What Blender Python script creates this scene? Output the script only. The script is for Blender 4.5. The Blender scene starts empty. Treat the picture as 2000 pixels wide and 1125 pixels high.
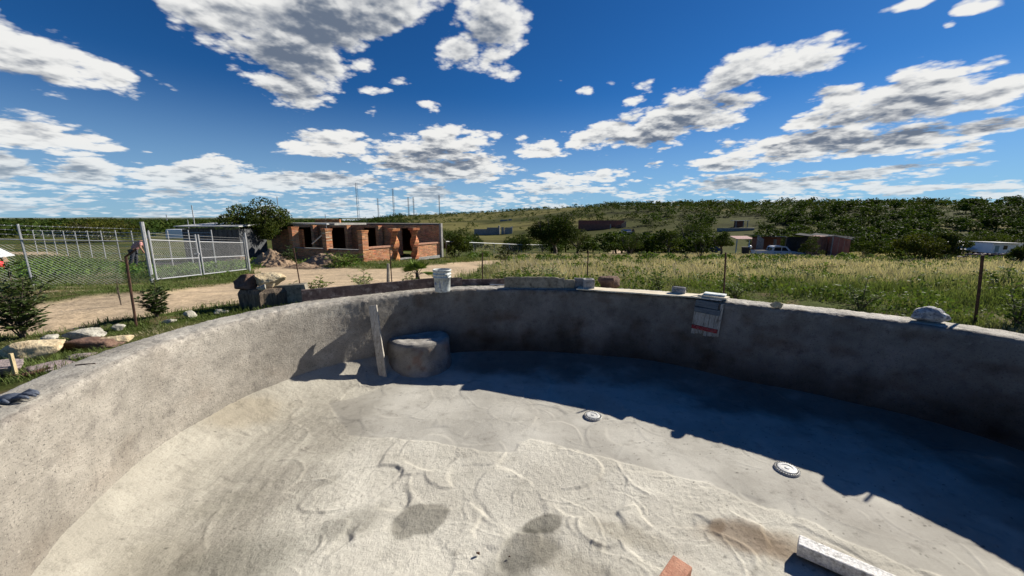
import bpy, math, random
import numpy as np
from mathutils import Vector, Matrix
R = math.radians
SC = bpy.context.scene
COL = SC.collection
# ------------------------------------------------------------------ camera, sky, sun, exposure
LENS, PITCH, EYE = 13.0, R(10.63), 1.4
cam_data = bpy.data.cameras.new('camera'); cam = bpy.data.objects.new('camera', cam_data); COL.objects.link(cam)
cam_data.sensor_width = 36; cam_data.lens = LENS; cam_data.clip_start = .05; cam_data.clip_end = 30000
cam.location = (0, 0, EYE); cam.rotation_euler = (R(90) - PITCH, 0, 0)
SC.camera = cam
SC.view_settings.view_transform = 'Standard'; SC.view_settings.look = 'None'
SC.view_settings.gamma = 1; SC.view_settings.use_curve_mapping = False
SC.view_settings.exposure = 0.72
SUN_EL, SUN_AZ = R(31.0), R(57.5)
SUN_DIR = Vector((math.sin(SUN_AZ) * math.cos(SUN_EL), math.cos(SUN_AZ) * math.cos(SUN_EL), math.sin(SUN_EL)))
sd = bpy.data.lights.new('sun', 'SUN'); sd.energy = 5.0; sd.angle = R(.5); sd.color = (1.0, .93, .82)
sun = bpy.data.objects.new('sun', sd); COL.objects.link(sun)
sun.rotation_euler = SUN_DIR.to_track_quat('Z', 'Y').to_euler(); sun.location = (30, 30, 40)
SKY_STRENGTH = .05
SC.render.engine = 'CYCLES'; SC.cycles.max_bounces = 6; SC.cycles.diffuse_bounces = 1; SC.cycles.transparent_max_bounces = 8

class NB:                                   # small node-graph writer
    def __init__(s, tree): s.t = tree
    def n(s, typ, **kw):
        nd = s.t.nodes.new(typ)
        for k, v in kw.items():
            if k == 'ins':
                for i, val in v.items():
                    s.put(nd.inputs[i], val)
            else: setattr(nd, k, v)
        return nd
    def put(s, sock, val):
        if isinstance(val, bpy.types.NodeSocket): s.t.links.new(val, sock)
        elif isinstance(val, bpy.types.Node): s.t.links.new(val.outputs[0], sock)
        elif sock.type == 'RGBA' and len(val) == 3: sock.default_value = (*val, 1)
        else: sock.default_value = val
    def m(s, op, a, b=None, c=None, clamp=False):
        ins = {0: a}
        if b is not None: ins[1] = b
        if c is not None: ins[2] = c
        return s.n('ShaderNodeMath', operation=op, use_clamp=clamp, ins=ins).outputs[0]
    def vm(s, op, a, b=None, sc=None):
        ins = {0: a}
        if b is not None: ins[1] = b
        nd = s.n('ShaderNodeVectorMath', operation=op, ins=ins)
        if sc is not None: s.put(nd.inputs['Scale'], sc)
        return nd.outputs['Value'] if op in ('LENGTH', 'DOT_PRODUCT') else nd.outputs[0]
    def mix(s, f, a, b, blend='MIX'):
        nd = s.n('ShaderNodeMix', data_type='RGBA', blend_type=blend)
        s.put(nd.inputs[0], f); s.put(nd.inputs[6], a); s.put(nd.inputs[7], b)
        return nd.outputs[2]
    def ramp(s, v, a, b, lo=0., hi=1., smooth=True):
        return s.n('ShaderNodeMapRange', interpolation_type='SMOOTHSTEP' if smooth else 'LINEAR',
                   ins={0: v, 1: a, 2: b, 3: lo, 4: hi}).outputs[0]
    def noise(s, vec, scale, detail=4, rough=.55, dist=0.):
        return s.n('ShaderNodeTexNoise', ins={'Vector': vec, 'Scale': scale, 'Detail': detail, 'Roughness': rough, 'Distortion': dist}).outputs[0]

def pix_dir(px, py):
    f = 2000 * LENS / 36
    u, v = (px - 1000) / f, (562.5 - py) / f
    return Vector((u, math.cos(PITCH) + v * math.sin(PITCH), -math.sin(PITCH) + v * math.cos(PITCH)))
def azel(px, py):
    d = pix_dir(px, py).normalized()
    return math.atan2(d.x, d.y), math.asin(d.z)

world = bpy.data.worlds.new('World'); SC.world = world; world.use_nodes = True
wt = world.node_tree; wt.nodes.clear()
# clouds: (centre x, centre y, half length, half height, turn in degrees, weight) read off the photograph, kept as directions on the sky
CL = [(640,20,240,75,4,1.25),(430,10,150,50,-10,1.0),(560,110,140,55,-18,1.05),(570,165,90,48,-22,1.0),(620,150,80,55,20,.8),(955,45,95,75,30,.95),(905,95,50,40,20,.8),(1010,25,60,40,0,.6),(988,140,34,22,20,.62),(690,130,40,22,20,.6),(770,155,30,12,0,.45),(1490,135,60,20,30,.7),(1680,108,40,14,10,.7),(1370,215,60,14,12,.7),
      (60,105,160,62,-14,1.15),(180,145,95,42,-14,1.0),(50,262,130,38,-8,1.05),(170,275,80,20,-5,.85),(160,335,90,34,0,.8),(20,335,60,38,0,.8),
      (380,350,130,30,0,1.0),(530,352,120,24,0,.9),(660,350,90,20,0,.85),(430,322,50,20,0,.7),(640,278,95,26,0,1.0),(720,292,60,22,0,.85),(860,285,110,38,8,1.05),(790,315,80,30,0,.95),(900,330,110,26,0,.95),(840,378,50,26,0,.8),(920,262,40,16,20,.5),
      (1058,285,46,20,8,.95),(1020,275,20,12,0,.6),(1180,262,110,26,14,1.0),(1300,240,150,42,14,1.1),(1400,222,90,30,10,.95),(1260,170,30,20,20,.7),(1245,188,36,10,15,.5),
      (1420,150,110,38,24,1.05),(1540,118,110,30,16,.95),(1610,120,90,24,14,.9),(1330,180,40,18,20,.6),
      (1630,195,70,34,8,1.1),(1600,228,80,20,14,.9),(1800,185,150,42,10,1.25),(1720,220,120,26,10,1.15),(1940,185,110,34,10,1.0),
      (1560,285,190,30,6,1.05),(1750,275,170,26,6,1.05),(1940,248,120,18,6,.95),(1420,318,110,18,10,.8),(1480,360,160,20,0,.85),(1700,340,200,14,4,.75),(1860,300,110,12,8,.75),(1800,368,220,16,0,.8),
      (1140,345,110,16,0,.7),(1080,370,120,14,0,.75),(1240,375,90,14,0,.6),(730,173,36,12,-8,.6),(700,165,20,16,0,.42),(730,218,24,11,10,.55),(842,216,28,12,-8,.62),(305,160,28,9,-30,.5),(335,172,24,7,-25,.4),(268,187,18,9,0,.36),
      (1150,178,22,13,15,.55),(1192,155,18,11,-10,.5),(1298,292,16,6,10,.5),(1278,322,22,7,0,.5),(1770,6,80,14,12,.75),(1900,5,70,16,8,.75),(1850,45,20,8,10,.5),(1712,116,20,8,20,.5),(1808,116,26,6,14,.35),(1098,155,12,6,0,.4),(272,282,18,7,0,.5),(50,296,40,10,0,.5)]
def coords_of(b, vec):
    d = b.vm('NORMALIZE', vec); sep = b.n('ShaderNodeSeparateXYZ', ins={0: d}); x, y, z = sep.outputs
    V = b.vm('SCALE', d, sc=b.m('DIVIDE', 1., b.m('ADD', b.m('MAXIMUM', z, 0.), .17)))
    return x, y, z, V
def mask_group():
    """where the clouds are: soft ellipses on the sky's bearing and height, plus scattered cover elsewhere"""
    g = bpy.data.node_groups.new('cloud_cover', 'ShaderNodeTree')
    g.interface.new_socket('Dir', in_out='INPUT', socket_type='NodeSocketVector')
    g.interface.new_socket('Cover', in_out='OUTPUT', socket_type='NodeSocketFloat')
    b = NB(g); gi = b.n('NodeGroupInput'); go = b.n('NodeGroupOutput')
    x, y, z, V = coords_of(b, gi.outputs[0])
    az = b.m('ARCTAN2', x, y); el = b.m('ARCSINE', z)
    ae = b.n('ShaderNodeCombineXYZ', ins={0: az, 1: el, 2: 0.}).outputs[0]
    wob = b.n('ShaderNodeTexNoise', ins={'Vector': V, 'Scale': 2.2, 'Detail': 1, 'Roughness': .5}).outputs[1]
    ae = b.vm('ADD', ae, b.vm('SCALE', b.vm('SUBTRACT', wob, (.5, .5, .5)), sc=.05))
    cur = None; ae0 = ae
    for (px, py, hx, hy, rot, w) in CL:
        if py > 300: w *= 1.22
        a0, e0 = azel(px, py)
        c, s_ = math.cos(R(rot)), math.sin(R(rot))
        a1, e1 = azel(px + hx * c, py - hx * s_); a2, e2 = azel(px - hx * c, py + hx * s_)
        hl = math.hypot(a1 - a2, e1 - e2) / 2; rr = math.atan2(e1 - e2, a1 - a2)
        a3, e3 = azel(px + hy * s_, py + hy * c); a4, e4 = azel(px - hy * s_, py - hy * c)
        hh = math.hypot(a3 - a4, e3 - e4) / 2
        if cur is not None: ae = b.vm('ADD', ae0, b.n('ShaderNodeCombineXYZ', ins={2: cur}))   # keeps the graph a chain
        mp = b.n('ShaderNodeMapping', vector_type='TEXTURE', ins={0: ae, 1: (a0, e0, 0), 2: (0, 0, rr), 3: (hl * 1.3, hh * 1.35, 1e6)})
        r2 = b.vm('DOT_PRODUCT', mp.outputs[0], mp.outputs[0])
        m_ = b.m('MULTIPLY_ADD', r2, -w * 1.15, w * 1.15)
        cur = m_ if cur is None else b.m('SMOOTH_MAX', cur, m_, .14)
    big = b.noise(V, .85, 1, .5)
    gen = b.m('MULTIPLY_ADD', big, 5.0, -3.05)
    far = b.m('MAXIMUM', b.ramp(b.m('ABSOLUTE', az), .98, 1.15), b.ramp(el, .58, .72))
    gen = b.m('MULTIPLY_ADD', b.m('SUBTRACT', 1., far), -3., gen)
    low = b.m('ADD', b.ramp(el, .20, .01, -.55, .62), b.m('MULTIPLY_ADD', b.noise(V, 1.4, 1, .5), 1.8, -.9))
    cur = b.m('MAXIMUM', cur, b.m('MAXIMUM', gen, low))
    b.put(go.inputs[0], b.m('MAXIMUM', cur, -1.)); return g
MG = mask_group()
w = NB(wt)
tc = w.n('ShaderNodeTexCoord').outputs['Generated']
up = (SUN_DIR + Vector((0, 0, .9))).normalized()
def grp(v):
    g = w.n('ShaderNodeGroup'); g.node_tree = MG; w.put(g.inputs[0], v); return g.outputs[0]
def billow(v, det, vd):
    V = coords_of(w, v)[3]
    f1 = w.noise(V, 4.2, det, .55, .1)
    vor = w.n('ShaderNodeTexVoronoi', ins={'Vector': V, 'Scale': 8., 'Detail': vd, 'Roughness': .55}).outputs[0]
    return w.m('MULTIPLY_ADD', w.m('SUBTRACT', .42, vor), .7, w.m('MULTIPLY_ADD', f1, 1.7, -.85 - .10))
v1 = w.vm('ADD', tc, tuple(up * .016)); v2 = w.vm('ADD', tc, tuple(up * .060))
m0 = grp(tc); m2 = grp(v2)
D0 = w.m('ADD', m0, billow(tc, 8, 3.))
D1 = w.m('ADD', w.m('MULTIPLY_ADD', w.m('SUBTRACT', m2, m0), .27, m0), billow(v1, 7, 3.))
D2 = w.m('ADD', m2, billow(v2, 3, 0.))
sky = w.n('ShaderNodeTexSky', sky_type='NISHITA', sun_disc=False, sun_elevation=SUN_EL, sun_rotation=SUN_AZ, altitude=1900, air_density=1.0, dust_density=.35, ozone_density=3.0)
hs = w.n('ShaderNodeHueSaturation', ins={'Saturation': 1.22, 'Value': 1.0, 'Color': sky})
skyc = w.mix(1., hs, (.33, .70, .97), 'MULTIPLY')
thin = w.ramp(D0, -.10, .34)
sz = w.n('ShaderNodeSeparateXYZ', ins={0: tc}).outputs[2]
l1 = w.ramp(D1, 1.2, -.1, 0, 1, False); l2 = w.ramp(D2, 1.45, .0, 0, 1, False)
lit = w.m('MULTIPLY_ADD', l1, .55, w.m('MULTIPLY', l2, .45)); lit = w.m('MULTIPLY_ADD', lit, .95, .06)
edge = w.ramp(D0, .6, .05, 0., .30)
relief = w.m('MULTIPLY', w.m('SUBTRACT', D0, D1), .60)
lit = w.m('ADD', lit, w.m('MULTIPLY_ADD', w.m('SUBTRACT', D0, m0), .50, .04))
lit = w.m('ADD', w.m('ADD', lit, edge), w.m('MINIMUM', w.m('MAXIMUM', relief, -.25), .25)); lit = w.ramp(lit, -.05, 1.0)
k = 1 / SKY_STRENGTH
ccol = w.mix(lit, (.085 * k, .108 * k, .150 * k), (.53 * k, .53 * k, .52 * k))
haze_f = w.ramp(sz, .16, -.01, 0., .6)
ccol = w.mix(haze_f, ccol, (.34 * k, .43 * k, .50 * k))
skyc = w.mix(w.ramp(sz, .30, -.02, 0, .70), skyc, (.20 * k, .315 * k, .44 * k))
fin = w.mix(thin, skyc, ccol)
bg = w.n('ShaderNodeBackground', ins={0: fin, 1: SKY_STRENGTH})
out = w.n('ShaderNodeOutputWorld', ins={0: bg})
world.cycles.sampling_method = 'MANUAL'; world.cycles.sample_map_resolution = 512
# ------------------------------------------------------------------ helpers
def place(px, py, z):
    """ground point seen at a photograph position, for a level surface at height z"""
    d = pix_dir(px, py); t = (z - EYE) / d.z
    return Vector((d.x * t, d.y * t, z))
def at(px, Y, z=0.):
    zc = Y * math.cos(PITCH) + (EYE - z) * math.sin(PITCH)
    return Vector(((px - 1000) / (2000 * LENS / 36) * zc, Y, z))

_rs = np.random.RandomState(7)
_perm = _rs.permutation(256); _perm = np.concatenate([_perm, _perm, _perm])
_grad = _rs.normal(size=(256, 3)); _grad /= np.linalg.norm(_grad, axis=1)[:, None]
def perlin(x, y, z=0.):
    x, y, z = np.broadcast_arrays(np.asarray(x, float), np.asarray(y, float), np.asarray(z, float))
    xi, yi, zi = np.floor(x).astype(int), np.floor(y).astype(int), np.floor(z).astype(int)
    xf, yf, zf = x - xi, y - yi, z - zi
    xi &= 255; yi &= 255; zi &= 255
    u, v, w_ = [t * t * t * (t * (t * 6 - 15) + 10) for t in (xf, yf, zf)]
    def g(i, j, k_):
        h = _perm[_perm[_perm[xi + i] + yi + j] + zi + k_]
        gg = _grad[h]
        return gg[..., 0] * (xf - i) + gg[..., 1] * (yf - j) + gg[..., 2] * (zf - k_)
    lx = lambda a, b_: a + u * (b_ - a)
    a = lx(g(0,0,0), g(1,0,0)); b_ = lx(g(0,1,0), g(1,1,0)); c = lx(g(0,0,1), g(1,0,1)); d = lx(g(0,1,1), g(1,1,1))
    e = a + v * (b_ - a); f = c + v * (d - c)
    return (e + w_ * (f - e)) * 1.5
def fbm(x, y, z=0., o=4, gain=.5):
    s, a, f = 0., 1., 1.
    for i in range(o):
        s = s + a * perlin(np.asarray(x) * f + i * 17.3, np.asarray(y) * f - i * 9.1, np.asarray(z) * f + i * 5.7); a *= gain; f *= 2.03
    return s
def sstep(a, b, x):
    t = np.clip((np.asarray(x, float) - a) / (b - a), 0, 1); return t * t * (3 - 2 * t)

def np_mesh(name, V, F, smooth=False, attrs=None, mats=None):
    """V (n,3), F (m,k) all faces of k corners"""
    V = np.asarray(V, np.float32); F = np.asarray(F, np.int32)
    me = bpy.data.meshes.new(name); k = F.shape[1]
    me.vertices.add(len(V)); me.vertices.foreach_set('co', V.ravel())
    me.loops.add(F.size); me.loops.foreach_set('vertex_index', F.ravel())
    me.polygons.add(len(F)); me.polygons.foreach_set('loop_start', np.arange(0, F.size, k, dtype=np.int32))
    me.polygons.foreach_set('use_smooth', np.full(len(F), smooth))
    for an, arr in (attrs or {}).items():
        arr = np.asarray(arr, np.float32)
        if arr.ndim == 1:
            a = me.attributes.new(an, 'FLOAT', 'POINT'); a.data.foreach_set('value', arr)
        else:
            if arr.shape[1] == 3: arr = np.c_[arr, np.ones(len(arr), np.float32)]
            a = me.attributes.new(an, 'FLOAT_COLOR', 'POINT'); a.data.foreach_set('color', arr.astype(np.float32).ravel())
    me.update(); me.validate()
    for m_ in (mats or []): me.materials.append(m_)
    return me
def link(name, me, parent=None, loc=None, label=None, cat=None, group=None, kind=None):
    o = bpy.data.objects.new(name, me); COL.objects.link(o)
    if parent: o.parent = parent
    if loc is not None: o.location = loc
    if label: o['label'] = label
    if cat: o['category'] = cat
    if group: o['group'] = group
    if kind: o['kind'] = kind
    return o
def thing(name, label, cat, loc=(0, 0, 0), rz=0., group=None):
    o = link(name, None, None, loc, label, cat, group); o.rotation_euler = (0, 0, rz); o.empty_display_size = .2
    return o
def copy_tree(o, parent=None):
    c = o.copy(); COL.objects.link(c)
    if parent: c.parent = parent
    for ch in [x for x in bpy.data.objects if x.parent == o]: copy_tree(ch, c)
    return c

class MB:
    def __init__(s): s.v = []; s.f = []
    def add(s, vs, fs):
        n = len(s.v); s.v += [tuple(p) for p in vs]; s.f += [tuple(i + n for i in f) for f in fs]; return s
    def box(s, c, d, rot=None, taper=1., jit=0., rnd=None):
        x, y, z = d[0] / 2, d[1] / 2, d[2] / 2; vs = []
        for sz_ in (-1, 1):
            k_ = taper if sz_ > 0 else 1.
            for sx, sy in ((-1, -1), (1, -1), (1, 1), (-1, 1)):
                p = Vector((sx * x * k_, sy * y * k_, sz_ * z))
                if jit: p += Vector([rnd.uniform(-jit, jit) for _ in range(3)])
                if rot is not None: p = rot @ p
                vs.append(p + Vector(c))
        return s.add(vs, [(3,2,1,0), (4,5,6,7), (0,1,5,4), (1,2,6,5), (2,3,7,6), (3,0,4,7)])
    def tube(s, pts, rad, n=6, cap=True):
        pts = [Vector(p) for p in pts]; m_ = len(pts)
        if not hasattr(rad, '__len__'): rad = [rad] * m_
        vs = []; ref = None
        for i, p in enumerate(pts):
            t = (pts[min(i + 1, m_ - 1)] - pts[max(i - 1, 0)]).normalized()
            if ref is None: ref = t.orthogonal().normalized()
            a = (ref - t * ref.dot(t)).normalized(); ref = a; b_ = t.cross(a)
            for j in range(n):
                q = 2 * math.pi * j / n
                vs.append(p + (a * math.cos(q) + b_ * math.sin(q)) * rad[i])
        fs = [(i * n + j, i * n + (j + 1) % n, (i + 1) * n + (j + 1) % n, (i + 1) * n + j) for i in range(m_ - 1) for j in range(n)]
        if cap: fs += [tuple(range(n))[::-1], tuple((m_ - 1) * n + j for j in range(n))]
        return s.add(vs, fs)
    def lathe(s, prof, n=24, c=(0, 0, 0)):
        vs = [(c[0] + r * math.cos(2*math.pi*j/n), c[1] + r * math.sin(2*math.pi*j/n), c[2] + z) for r, z in prof for j in range(n)]
        fs = [(i*n + j, i*n + (j+1) % n, (i+1)*n + (j+1) % n, (i+1)*n + j) for i in range(len(prof) - 1) for j in range(n)]
        return s.add(vs, fs)
    def prism(s, poly, w, rot=None, c=(0, 0, 0)):
        """polygon in the local x-z plane, thickness w along y"""
        n = len(poly); vs = []
        for sy in (-w / 2, w / 2):
            for x, z in poly:
                p = Vector((x, sy, z)); p = (rot @ p if rot is not None else p) + Vector(c); vs.append(p)
        return s.add(vs, [tuple(range(n)), tuple(range(2*n - 1, n - 1, -1))] + [(i, n + i, n + (i+1) % n, (i+1) % n)[::-1] for i in range(n)])
    def mesh(s, name, m_, smooth=False, bevel=0.):
        me = bpy.data.meshes.new(name); me.from_pydata([tuple(v) for v in s.v], [], s.f)
        if smooth:
            for p in me.polygons: p.use_smooth = True
        for q in (m_ if isinstance(m_, (list, tuple)) else [m_]): me.materials.append(q)
        me.update(); return me
    def build(s, name, m_, parent=None, smooth=False, bevel=0., **kw):
        o = link(name, s.mesh(name, m_, smooth), parent, **kw)
        if bevel:
            b_ = o.modifiers.new('bevel', 'BEVEL'); b_.width = bevel; b_.segments = 2; b_.limit_method = 'ANGLE'
        return o

# ------------------------------------------------------------------ materials
def mat(name, cols, scale=8., rough=.85, bump=.3, bscale=60., detail=6, attr=None, metal=0., transl=0., spec=.25, scale2=None, dist=.01, coords='Object', fine=.25, stretch=None):
    """colours mixed by two noises, relief from a third; optionally tinted by a colour attribute"""
    m_ = bpy.data.materials.new(name); m_.use_nodes = True; t = m_.node_tree; t.nodes.clear(); b = NB(t)
    tc_ = b.n('ShaderNodeTexCoord').outputs[coords]
    if stretch: tc_ = b.n('ShaderNodeMapping', ins={0: tc_, 3: stretch}).outputs[0]
    f = b.ramp(b.noise(tc_, scale, detail, .6), .33, .67)
    c = b.mix(f, cols[0], cols[1])
    if len(cols) > 2: c = b.mix(b.ramp(b.noise(tc_, scale2 or scale * 3.1, detail, .6), .48, .72), c, cols[2])
    if attr:
        a = b.n('ShaderNodeAttribute', attribute_name=attr).outputs['Color']
        c = b.mix(1., a, c, 'MULTIPLY')
    if fine:
        g = b.noise(tc_, bscale * .8, 3, .7); c = b.mix(1., c, b.n('ShaderNodeCombineColor', ins={0: b.ramp(g, .25, .75, 1 - fine, 1 + fine), 1: b.ramp(g, .25, .75, 1 - fine, 1 + fine), 2: b.ramp(g, .25, .75, 1 - fine, 1 + fine)}), 'MULTIPLY')
    p = b.n('ShaderNodeBsdfPrincipled', ins={'Base Color': c, 'Roughness': rough, 'Metallic': metal, 'Specular IOR Level': spec})
    if bump:
        bn = b.n('ShaderNodeBump', ins={'Strength': bump, 'Distance': dist, 'Height': b.noise(tc_, bscale, 5, .65)})
        b.put(p.inputs['Normal'], bn)
    sh = p
    if transl:
        tr = b.n('ShaderNodeBsdfTranslucent', ins={0: b.mix(1., c, (1.2, 1.25, .65), 'MULTIPLY')})
        sh = b.n('ShaderNodeMixShader', ins={0: transl, 1: p, 2: tr})
    b.n('ShaderNodeOutputMaterial', ins={0: sh})
    return m_
# ------------------------------------------------------------------ lie of the land
ZR, ZF = .15, -1.1                      # top of the pool rim, pool floor
_Y = [-60, 0, 7, 12, 16, 20, 28, 43, 50, 70, 90, 120, 400, 3000, 9000, 20000]
_ZR = [0, 0, 0, -.70, -1.06, -1.38, -1.98, -3.05, -3.55, -5.0, -6.3, -7.0, -8.5, -12.5, -13.5, -14]
_ZL = [0, 0, 0, -.62, -.95, -1.2, -1.5, -1.95, -2.1, -2.4, -2.8, -3.3, -6.5, -12.5, -13.5, -14]
_U = [-.5, -.41, -.28, -.14, 0, .14, .28, .42, .7, 1.0, 1.4, 2.2, 4]
_SL = [-.02, -.004, .006, .012, .019, .026, .031, .033, .034, .034, .034, .03, .02]
_YC = [700, 600, 520, 450, 400, 330, 290, 260, 225, 190, 165, 140, 110]
def gz(x, y):
    x = np.asarray(x, float); y = np.asarray(y, float)
    u = x / np.maximum(y, 1.)
    bl = sstep(-.45, 0., u)
    z = np.interp(y, _Y, _ZL) * (1 - bl) + np.interp(y, _Y, _ZR) * bl
    yc = np.interp(u, _U, _YC); zcrest = EYE + np.interp(u, _U, _SL) * yc
    yb = np.interp(u, [-.5, 0, .5, 1.4], [150, 105, 88, 74])
    t = np.clip((y - yb) / (yc - yb), 0, 1)
    k_ = np.where(u > -.5, 1., 0.) * sstep(-.5, -.3, u)
    prof = np.sin(t * math.pi / 2) ** 1.25
    z = z + k_ * prof * (zcrest - z)
    z = z - k_ * np.maximum(y - yc, 0) * .03
    d = np.sqrt(x * x + y * y)
    amp = np.interp(d, [4, 9, 30, 200, 500, 3000], [.0, .04, .10, .8, 1.5, 1.])
    sc_ = np.interp(d, [9, 60, 300], [.5, .12, .03])
    return z + amp * perlin(x * .35, y * .35, 3.) * np.interp(d, [20, 60], [1, 0]) + amp * perlin(x * .03, y * .03, 9.) * np.interp(d, [20, 60], [0, 1])
def G(x, y): return float(gz(x, y))
def on(px, py):
    d = pix_dir(px, py); lo, hi = 1., 20000.
    t = 1.5
    while t < 15000:
        if EYE + d.z * t < G(d.x * t, d.y * t): break
        t *= 1.01
    lo, hi = t / 1.01, t
    for _ in range(20):
        t = (lo + hi) / 2
        if EYE + d.z * t < G(d.x * t, d.y * t): hi = t
        else: lo = t
    return Vector((d.x * t, d.y * t, G(d.x * t, d.y * t)))
def gat(px, Y):
    p = at(px, Y, 0); p = at(px, Y, G(p.x, Y)); p.z = G(p.x, Y); return p

# pool outline (inner edge of the rim), from the photograph and closed behind the camera's feet
_pts = [place(a, b, ZR) for a, b in [(0,833),(131,759),(261,693),(397,647),(500,619),(640,592),(720,583),(796,573),(900,566),(1040,565),(1125,567.5),(1300,577),(1450,595),(1588,609),(1726,625),(1863,643),(2000,665)]]
_pts = [(p.x, p.y) for p in _pts] + [(5.45,3.15),(5.3,2.4),(4.6,1.55),(3.2,.85),(1.5,.5),(0,.42),(-1.5,.5),(-2.6,1.1)]
def catmull(P, n):
    P = np.array(P); m_ = len(P); out_ = []
    for i in range(m_):
        a, b, c, d = P[i-1], P[i], P[(i+1) % m_], P[(i+2) % m_]
        for t in np.linspace(0, 1, n, endpoint=False):
            out_.append(.5 * ((2*b) + (c-a)*t + (2*a-5*b+4*c-d)*t*t + (3*b-a-3*c+d)*t**3))
    return np.array(out_)
def resample(P, n):
    Q = np.vstack([P, P[:1]]); L = np.r_[0, np.cumsum(np.linalg.norm(np.diff(Q, axis=0), axis=1))]
    s_ = np.linspace(0, L[-1], n, endpoint=False)
    return np.c_[np.interp(s_, L, Q[:, 0]), np.interp(s_, L, Q[:, 1])]
NR = 1200
rim = resample(catmull(_pts, 40), NR)
_k = np.exp(-.5 * (np.arange(-30, 31) / 12.) ** 2); _k /= _k.sum()
for c in (0, 1): rim[:, c] = np.convolve(np.r_[rim[-30:, c], rim[:, c], rim[:30, c]], _k, 'valid')
tan_ = np.roll(rim, -1, 0) - np.roll(rim, 1, 0); tan_ /= np.linalg.norm(tan_, axis=1)[:, None]
nrm = np.c_[-tan_[:, 1], tan_[:, 0]]           # outward
PC = rim.mean(0)
if ((rim - PC) * nrm).sum() < 0: nrm = -nrm
def rim_frame(px, off=0.):
    """point on the rim seen at photo column px, tangent to the right and outward normal"""
    best, bi = 9e9, 0
    for i in range(NR):
        if rim[i, 1] < 1.6: continue
        zc = rim[i, 1] * math.cos(PITCH) + (EYE - ZR) * math.sin(PITCH)
        q = 1000 + 722.2 * rim[i, 0] / zc
        if abs(q - px) < best: best, bi = abs(q - px), i
    t = Vector((*tan_[bi], 0)); n_ = Vector((*nrm[bi], 0))
    if t.x < 0: t = -t
    p = Vector((*rim[bi], ZR)) + n_ * off
    return p, t, n_
RIMW = .42
rim_z = lambda i: 0.

# ---- materials of the setting
def concrete(name, base, light, dark, pit=.5):
    m_ = bpy.data.materials.new(name); m_.use_nodes = True; t = m_.node_tree; t.nodes.clear(); b = NB(t)
    tc_ = b.n('ShaderNodeTexCoord').outputs['Object']
    att = b.n('ShaderNodeAttribute', attribute_name='Col').outputs['Color']
    rgh = b.n('ShaderNodeAttribute', attribute_name='rough').outputs['Fac']
    c = b.mix(b.ramp(b.noise(tc_, 1.6, 6, .62), .35, .68), base, light)
    c = b.mix(b.m('MULTIPLY', b.ramp(b.noise(tc_, 5.5, 8, .7), .5, .78), .75), c, dark)
    c = b.mix(b.m('MULTIPLY', b.ramp(b.noise(tc_, 38, 4, .7), .56, .72), b.m('MULTIPLY', rgh, .5)), c, dark)
    c = b.mix(b.m('MULTIPLY', b.ramp(b.noise(tc_, 62, 5, .75), .55, .66), b.m('MULTIPLY', rgh, pit)), c, dark)
    c = b.mix(b.m('MULTIPLY', b.ramp(b.noise(tc_, 27, 4, .7), .60, .70), b.m('MULTIPLY', rgh, pit)), c, light)
    c = b.mix(1., c, att, 'MULTIPLY')
    h1 = b.noise(tc_, 48, 7, .75); h2 = b.noise(b.n('ShaderNodeMapping', ins={0: tc_, 3: (1, .45, 1), 2: (0, 0, .5)}).outputs[0], 75, 4, .7)
    vo = b.n('ShaderNodeTexVoronoi', ins={'Vector': tc_, 'Scale': 55, 'Detail': 2}).outputs[0]
    h = b.m('ADD', b.m('MULTIPLY', h1, 1.), b.m('MULTIPLY_ADD', h2, .6, b.m('MULTIPLY', b.ramp(vo, 0, .35), .35)))
    bn = b.n('ShaderNodeBump', ins={'Strength': b.m('MULTIPLY_ADD', rgh, .62, .10), 'Distance': .013, 'Height': h})
    p = b.n('ShaderNodeBsdfPrincipled', ins={'Base Color': c, 'Roughness': .9, 'Specular IOR Level': .15, 'Normal': bn})
    b.n('ShaderNodeOutputMaterial', ins={0: p}); return m_
M_floor = concrete('pool_floor_cement', (.46, .438, .375), (.59, .567, .49), (.25, .235, .20))
M_wall = concrete('pool_wall_cement', (.160, .152, .138), (.218, .208, .190), (.062, .058, .056), .85)

def poly_mask(x, y, poly):
    inside = np.zeros(x.shape, bool); n = len(poly)
    for i in range(n):
        x1, y1 = poly[i]; x2, y2 = poly[(i+1) % n]
        if y1 == y2: continue
        c = ((y1 > y) != (y2 > y)) & (x < (x2 - x1) * (y - y1) / (y2 - y1) + x1)
        inside ^= c
    return inside
def poly_dist(x, y, poly, closed=True):
    """signed distance: positive inside"""
    d = np.full(x.shape, 1e9); n = len(poly)
    for i in range(n if closed else n - 1):
        x1, y1 = poly[i]; x2, y2 = poly[(i+1) % n]; dx, dy = x2 - x1, y2 - y1
        t = np.clip(((x - x1) * dx + (y - y1) * dy) / (dx*dx + dy*dy + 1e-12), 0, 1)
        d = np.minimum(d, np.hypot(x - x1 - t*dx, y - y1 - t*dy))
    return np.where(poly_mask(x, y, poly), d, -d) if closed else d

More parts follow.
